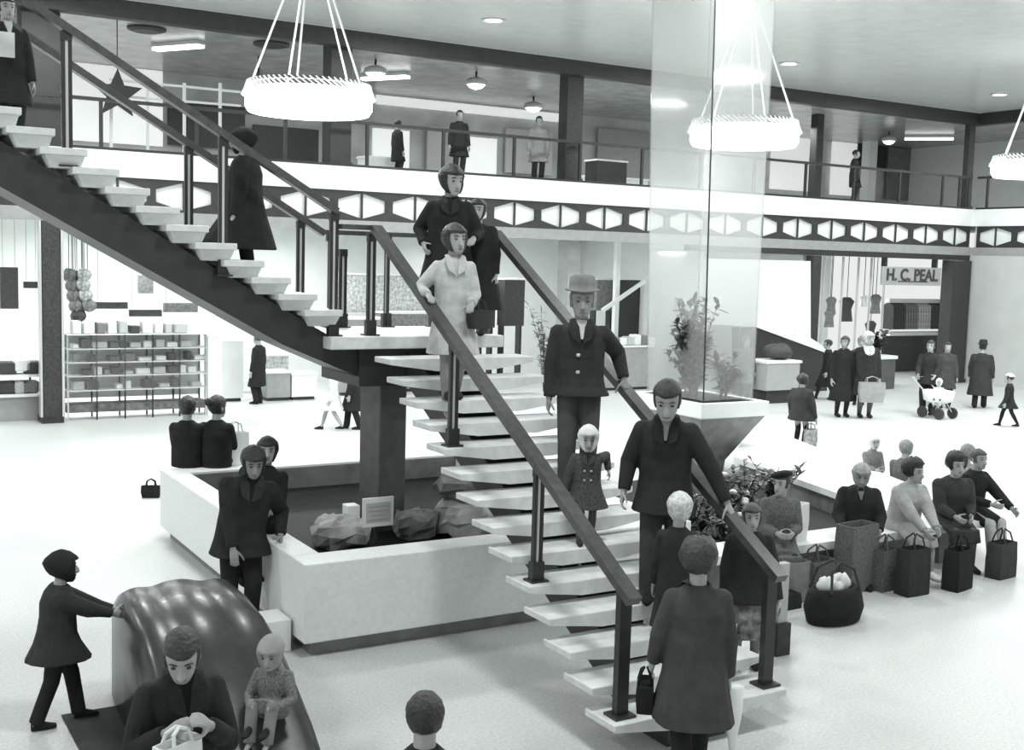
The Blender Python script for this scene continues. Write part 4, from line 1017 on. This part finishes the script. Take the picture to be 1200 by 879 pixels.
# women by the clothes shop
pA=gp(985,488); pB=gp(1012,489); pC=gp(968,468); pD=gp(1022,478)
person('tall woman in a long black coat and patterned headscarf with her back to the bench',pA,1.96,160,.022,hem=.2,hair='bob',hairv=.03,hat='scarf',hatv=.16,fem=True,det=1,legs='stockings',legv=.03,turn=35,bulk=1.05,hs=.9)
_,hB=person('white-haired woman in a pale collar carrying a pale shopping bag by the shop',pB,2.05,165,.03,hem=.27,hair='curly',hairv=.5,fem=True,det=1,legs='stockings',legv=.12,collar=.55,bulk=1.15,rh=(.12,.22,.80),turn=-20,hs=1.0,scarf=.6)
bag(pB+V(-.16,-.35,1.03),.62,.16,.48,'pale grey shopping bag hanging before the white-haired woman',mat('grey_bag',.33,.6,.12,8),'shopping_bag','bag',-.5,hh_=.14)
person('woman in black striding left behind the two women by the shop',pC,1.62,-95,.02,hem=.22,hair='short',hairv=.02,det=1,legs='stockings',legv=.03,fem=True,lf=(-.05,.28,.05),rf=(.05,-.2,.07))
person('woman in a mottled coat at the right of the group by the shop',pD+V(.15,.6,0),1.80,185,.11,'tweed',hem=.25,hair='curly',hairv=.2,fem=True,det=1,legs='stockings',legv=.1)
person('man in a dark jacket pushing a white pushchair by the clothes shop',V(23.7,19.6,0),1.84,190,.03,hem=.42,hair='short',det=1,legv=.03,lh=(-.2,.35,1.0),rh=(.2,.35,1.0),turn=0)
person('person in dark grey beside the man with the pushchair',gp(1106,478),1.72,170,.06,hem=.3,hair='short',det=0,legv=.04)
person('man in a long dark overcoat and hat walking away along the grey wall',gp(1147,478),1.72,10,.038,hem=.2,hair='short',hat='fedora',hatv=.03,det=1,legv=.03,lf=(-.09,-.15,.06),rf=(.09,.12,.05),bulk=1.25)
person('child in a dark coat and white hat walking left at the right edge',gp(1180,500),1.20,-80,.028,hem=.36,hair='short',hat='cap',hatv=.7,hs=1.2,det=1,legs='stockings',legv=.02,lf=(-.05,-.24,.08),rf=(.05,.18,.05))
# pushchair with toddler
b=gp(1098,490)
PC=empty('pushchair',b,'white pushchair by the clothes shop with dark front wheels','pushchair')
MB().lathe(b+V(0,0,.35),[(.12,0),(.3,.08),(.34,.32),(.30,.32),(.1,.1)],14,1.0,1.2).build('seat_shell',M_white,PC,smooth=True)
for sx in(-.24,.24):
    for sy in(-.25,.25):
        m=MB(); rgw=[[b+V(sx+dx,sy+r*math.cos(2*PI*i/14),.14+r*math.sin(2*PI*i/14)) for i in range(14)] for dx,r in((-.02,.09),(-.03,.135),(.03,.135),(.02,.09))]; m.rings(rgw).build('wheel',M_dark,PC)
        MB().tube([b+V(sx,sy,.14),b+V(sx*.6,sy*.4,.42)],.015,6).build('strut',M_bar,PC)
MB().tube([b+V(-.22,.2,.6),b+V(-.22,.62,.95),b+V(.22,.62,.95),b+V(.22,.2,.6)],.018,6).build('push_handle',M_bar,PC)
person('toddler in a white suit sitting in the pushchair',b+V(0,0,.46),.85,185,.7,hem=0,hair='short',hairv=.2,hat='hood',hatv=.75,sit=.0,hs=1.4,det=0,legv=.6,lf=(-.07,.28,-.12),rf=(.07,.28,-.12))
# behind the bench wall
pe=gp(936,527)
_,he=person('child in a dark coat standing with a pale bag just behind the bench wall',pe,1.46,30,.04,hem=.40,hair='curly',hairv=.02,hs=1.1,det=1,legs='stockings',legv=.02,bulk=1.25,rh=(.28,.1,.62))
bag(gp(949,528)+V(0,0,0),.28,.14,.42,'pale patterned carrier bag beside the child behind the bench',mat('patterned_bag',.15,.7,v2=.5,scale=14),'carrier_bag','bag',.2,hang=False,hh_=.12)
person('person in grey bending beside the white-topped cabinet',gp(893,474)+V(-.2,.5,0),1.72,150,.13,'tweed',hem=.3,hair='short',hairv=.1,det=1,legv=.04)
# far side sitters of the bench (backs to us)
for px,py,top,lab,hv,hat_,cv,pt_ in((1000,549,512,'small child in a white hat peeping over the bench wall',.3,'bonnet',.2,'tweed'),(1037,558,517,'grey-haired sitter with back turned beyond the bench wall',.22,None,.12,'tweed'),(1108,570,522,'grey-haired sitter in a pale coat beyond the bench wall at right',.2,None,.28,'tweed')):
    e=gp(px,py,z2)+dout.cross(V(0,0,1))*.0
    nrm=V(-dout.y,dout.x,0); nrm=nrm if nrm.x>0 else -nrm
    p=e+nrm*.30
    # stature so that the crown reaches the pixel row
    d=ray(px,top); t=(p.x*CF.x+p.y*CF.y)/(d.x*CF.x+d.y*CF.y); crown=CAMH+d.z*t
    Sx=1.5 if hat_ is None else 1.15
    person(lab,V(p.x,p.y,0),Sx,15 if hat_ is None else 150,cv,pt_,hair='bob' if hat_ is None else 'short',hairv=hv,hat=hat_,hatv=.7,sit=max(.05,crown-(.055+.295+.045+.135)*Sx),det=1,legs='trousers',hem=0,hs=1.1,lf=(-.1,.35*Sx,.05),rf=(.1,.35*Sx,.05),legv=.05)
# front row on the bench
def sitter(px,pyf,lab,S_,ang,coat,**k):
    f=gp(px,pyf); p=V(f.x,front+.16,0)
    return p,person(lab,p,S_,ang,coat,sit=z2,det=2,**k)
def seatx(px,py): return gp(px,py,z2)
s1=seatx(1012,628)
kw=dict(sit=z2,det=2)
person('bare-headed grey woman in a black coat with full bags on her lap on the bench',V(10.25,front+.1,0),1.60,172,.024,hair='curly',hairv=.3,legs='stockings',legv=.12,hem=.5,bulk=1.25,nod=.3,fem=True,lh=(-.2,.30,.62),rh=(.2,.30,.62),skin=M_skind,scarf=.15,**kw)
person('woman in a pale coat and black hat leaning forward on the bench',V(11.02,front+.12,0),1.60,140,.40,hair='short',hairv=.03,hat='fur',hatv=.015,legs='stockings',legv=.4,hem=.25,bulk=1.2,lean=.25,fem=True,lh=(-.08,.50,.60),rh=(.08,.50,.58),shoev=.75,turn=-15,lf=(-.09,.42,.05),rf=(.09,.46,.05),**kw)
person('person in a dark grey coat and dark hat second from the right on the bench',V(11.85,front+.14,0),1.62,150,.045,hair='short',hat='fur',hatv=.02,legs='stockings',legv=.12,hem=.4,bulk=1.2,lean=.2,lh=(-.1,.36,.64),rh=(.1,.36,.64),**kw)
person('person in a black jacket and light trousers sitting at the right end of the bench',V(12.45,front+.3,0),1.62,125,.02,hair='short',hairv=.06,legs='trousers',legv=.45,hem=0,bulk=1.1,lean=.12,lh=(-.15,.5,.66),rh=(.12,.4,.72),turn=10,**kw)
person('seated woman in a beret and mottled jacket among bags at the left of the bench',V(9.05,front+.14,0),1.55,165,.12,'tweed',hair='short',hairv=.04,hat='beret',hatv=.02,legs='stockings',legv=.05,hem=.6,bulk=1.15,fem=True,turn=45,lean=.12,**kw)
m=MB(); q=V(9.05,front-.05,0)
tag(bag(V(9.42,front+.2,z2+.0),.26,.12,.42,'white paper carrier on the bench right of the woman in the beret',M_paper,'paper_bag','bag',.3,hang=False,hh_=.05,handles=False))
bag(V(9.5,front+.32,z2+.43),.24,.1,.16,'small pale hatbox shape above the white paper carrier',M_paper,'paper_bag','bag',.3,hang=False,handles=False) if 0 else None
# bags on the floor
tb=gp(976,728); TB=empty('travel_bag',tb,'big black travel bag with pale goods on the floor before the bench','bag')
m=MB(); m.rings([[tb+V(rx*math.cos(2*PI*i/18),ry*math.sin(2*PI*i/18),z) for i in range(18)] for rx,ry,z in((.24,.14,0),(.32,.2,.02),(.36,.23,.16),(.33,.2,.30),(.29,.16,.36),(.26,.13,.36),(.24,.12,.30))]); m.build('bag_body',cloth(.018),TB,smooth=True)
for s_1 in(-1,1): MB().tube([tb+V(-.2,s_1*.15,.34),tb+V(-.15,s_1*.10,.55),tb+V(0,s_1*.05,.62),tb+V(.15,s_1*.10,.55),tb+V(.2,s_1*.15,.34)],.014,6).build('handle',cloth(.05),TB)
BG=[((1068,696),.34,.2,.52,.035,'tall dark shopping bag between the black coat and the pale coat','shopping_bag',.1,'h'),
((1035,690),.30,.2,.46,.10,'grey worn bag standing at the feet of the grey woman','shopping_bag',.2,'h'),
((1121,690),.34,.2,.46,.02,'black shopping bag at the pale-coated woman\'s feet','shopping_bag',.3,'h'),
((1172,676),.34,.2,.42,.05,'dark grey shopping bag at the right end of the bench','shopping_bag',.2,'h'),
((931,704),.26,.2,.44,.22,'pale upright bag right of the stair post','carrier_bag',.1,'n'),
((955,700),.4,.22,.42,.09,'grey plaid bag behind the black travel bag','shopping_bag',.3,'h'),
((912,712),.42,.25,.16,.03,'flat dark bag lying behind the right stair post','holdall',.1,'n'),
((1001,690),.46,.26,.74,.12,'large grey plaid bag standing before the grey woman\'s knees','shopping_bag',.2,'n')]
for (px,py),w_,d_,h_,v_,lab,nm,az,hd in BG:
    bag(gp(px,py),w_,d_,h_,lab,cloth(v_,'tweed' if 'plaid' in lab or 'worn' in lab else None),nm,'bag',az-.1,hang=False,handles=hd=='h',hh_=.16,taper=1.0)
b=gp(976,728)
for i,(dx,dy,r) in enumerate(((-.11,.02,.09),(.09,.01,.10),(.0,-.03,.07))): tag(MB().ell(b+V(dx,dy,.30+r*.9),(r*1.1,r*.8,r),10,7,None,lambda a,t:1+.12*math.sin(4*a+3*t)).build('wrapped_parcel',M_paper,smooth=True),'crumpled pale parcels in the top of the black travel bag','parcel','parcels in the travel bag')
# upper gallery people
for px,py,h_,lab,ang,v_ in((537,198,1.6,'dark figure standing behind the gallery railing above the stairs',160,.03),(630,203,1.65,'pale-topped figure by the gallery column',170,.3),(1000,222,1.6,'dark figure on the gallery beyond the thin post',100,.03),(465,190,1.5,'dark figure at the shop on the gallery left of the stairs',60,.03)):
    p=wp(px,py,YW+.8 if px!=465 else YW+3); person(lab,V(p.x,p.y,ZFT),h_,ang,v_,hem=.3,hair='short',det=0,legv=.03)
counter_=[(430,470,182,197,28.5,M_white,'white gallery counter left of the stairs'),(700,735,186,212,28,M_dark,'dark gallery table frame right of the column'),(690,760,205,214,29,M_white,'low white gallery display right of the column')]
for x0,x1,y0,y1,Y,m_,lab in counter_:
    A=wp(x0,y0,Y);B=wp(x1,y0,Y); o=empty('gallery_counter',((A.x+B.x)/2,Y+.3,ZFT),lab,'counter')
    MB().b(A.x,B.x,Y,Y+.6,ZFT,A.z-.05).build('body',m_,o); MB().b(A.x-.03,B.x+.03,Y-.03,Y+.63,A.z-.049,A.z).build('top',M_white,o)
# ------------------------------------------------------------------ bake voxel-joined bodies and clothes into plain meshes
dg=bpy.context.evaluated_depsgraph_get()
for o in BAKE:
    me=bpy.data.meshes.new_from_object(o.evaluated_get(dg)); o['_']=1; del o['_']
    old=o.data; o.modifiers.clear(); o.data=me; me.name=o.name
    bpy.data.meshes.remove(old)
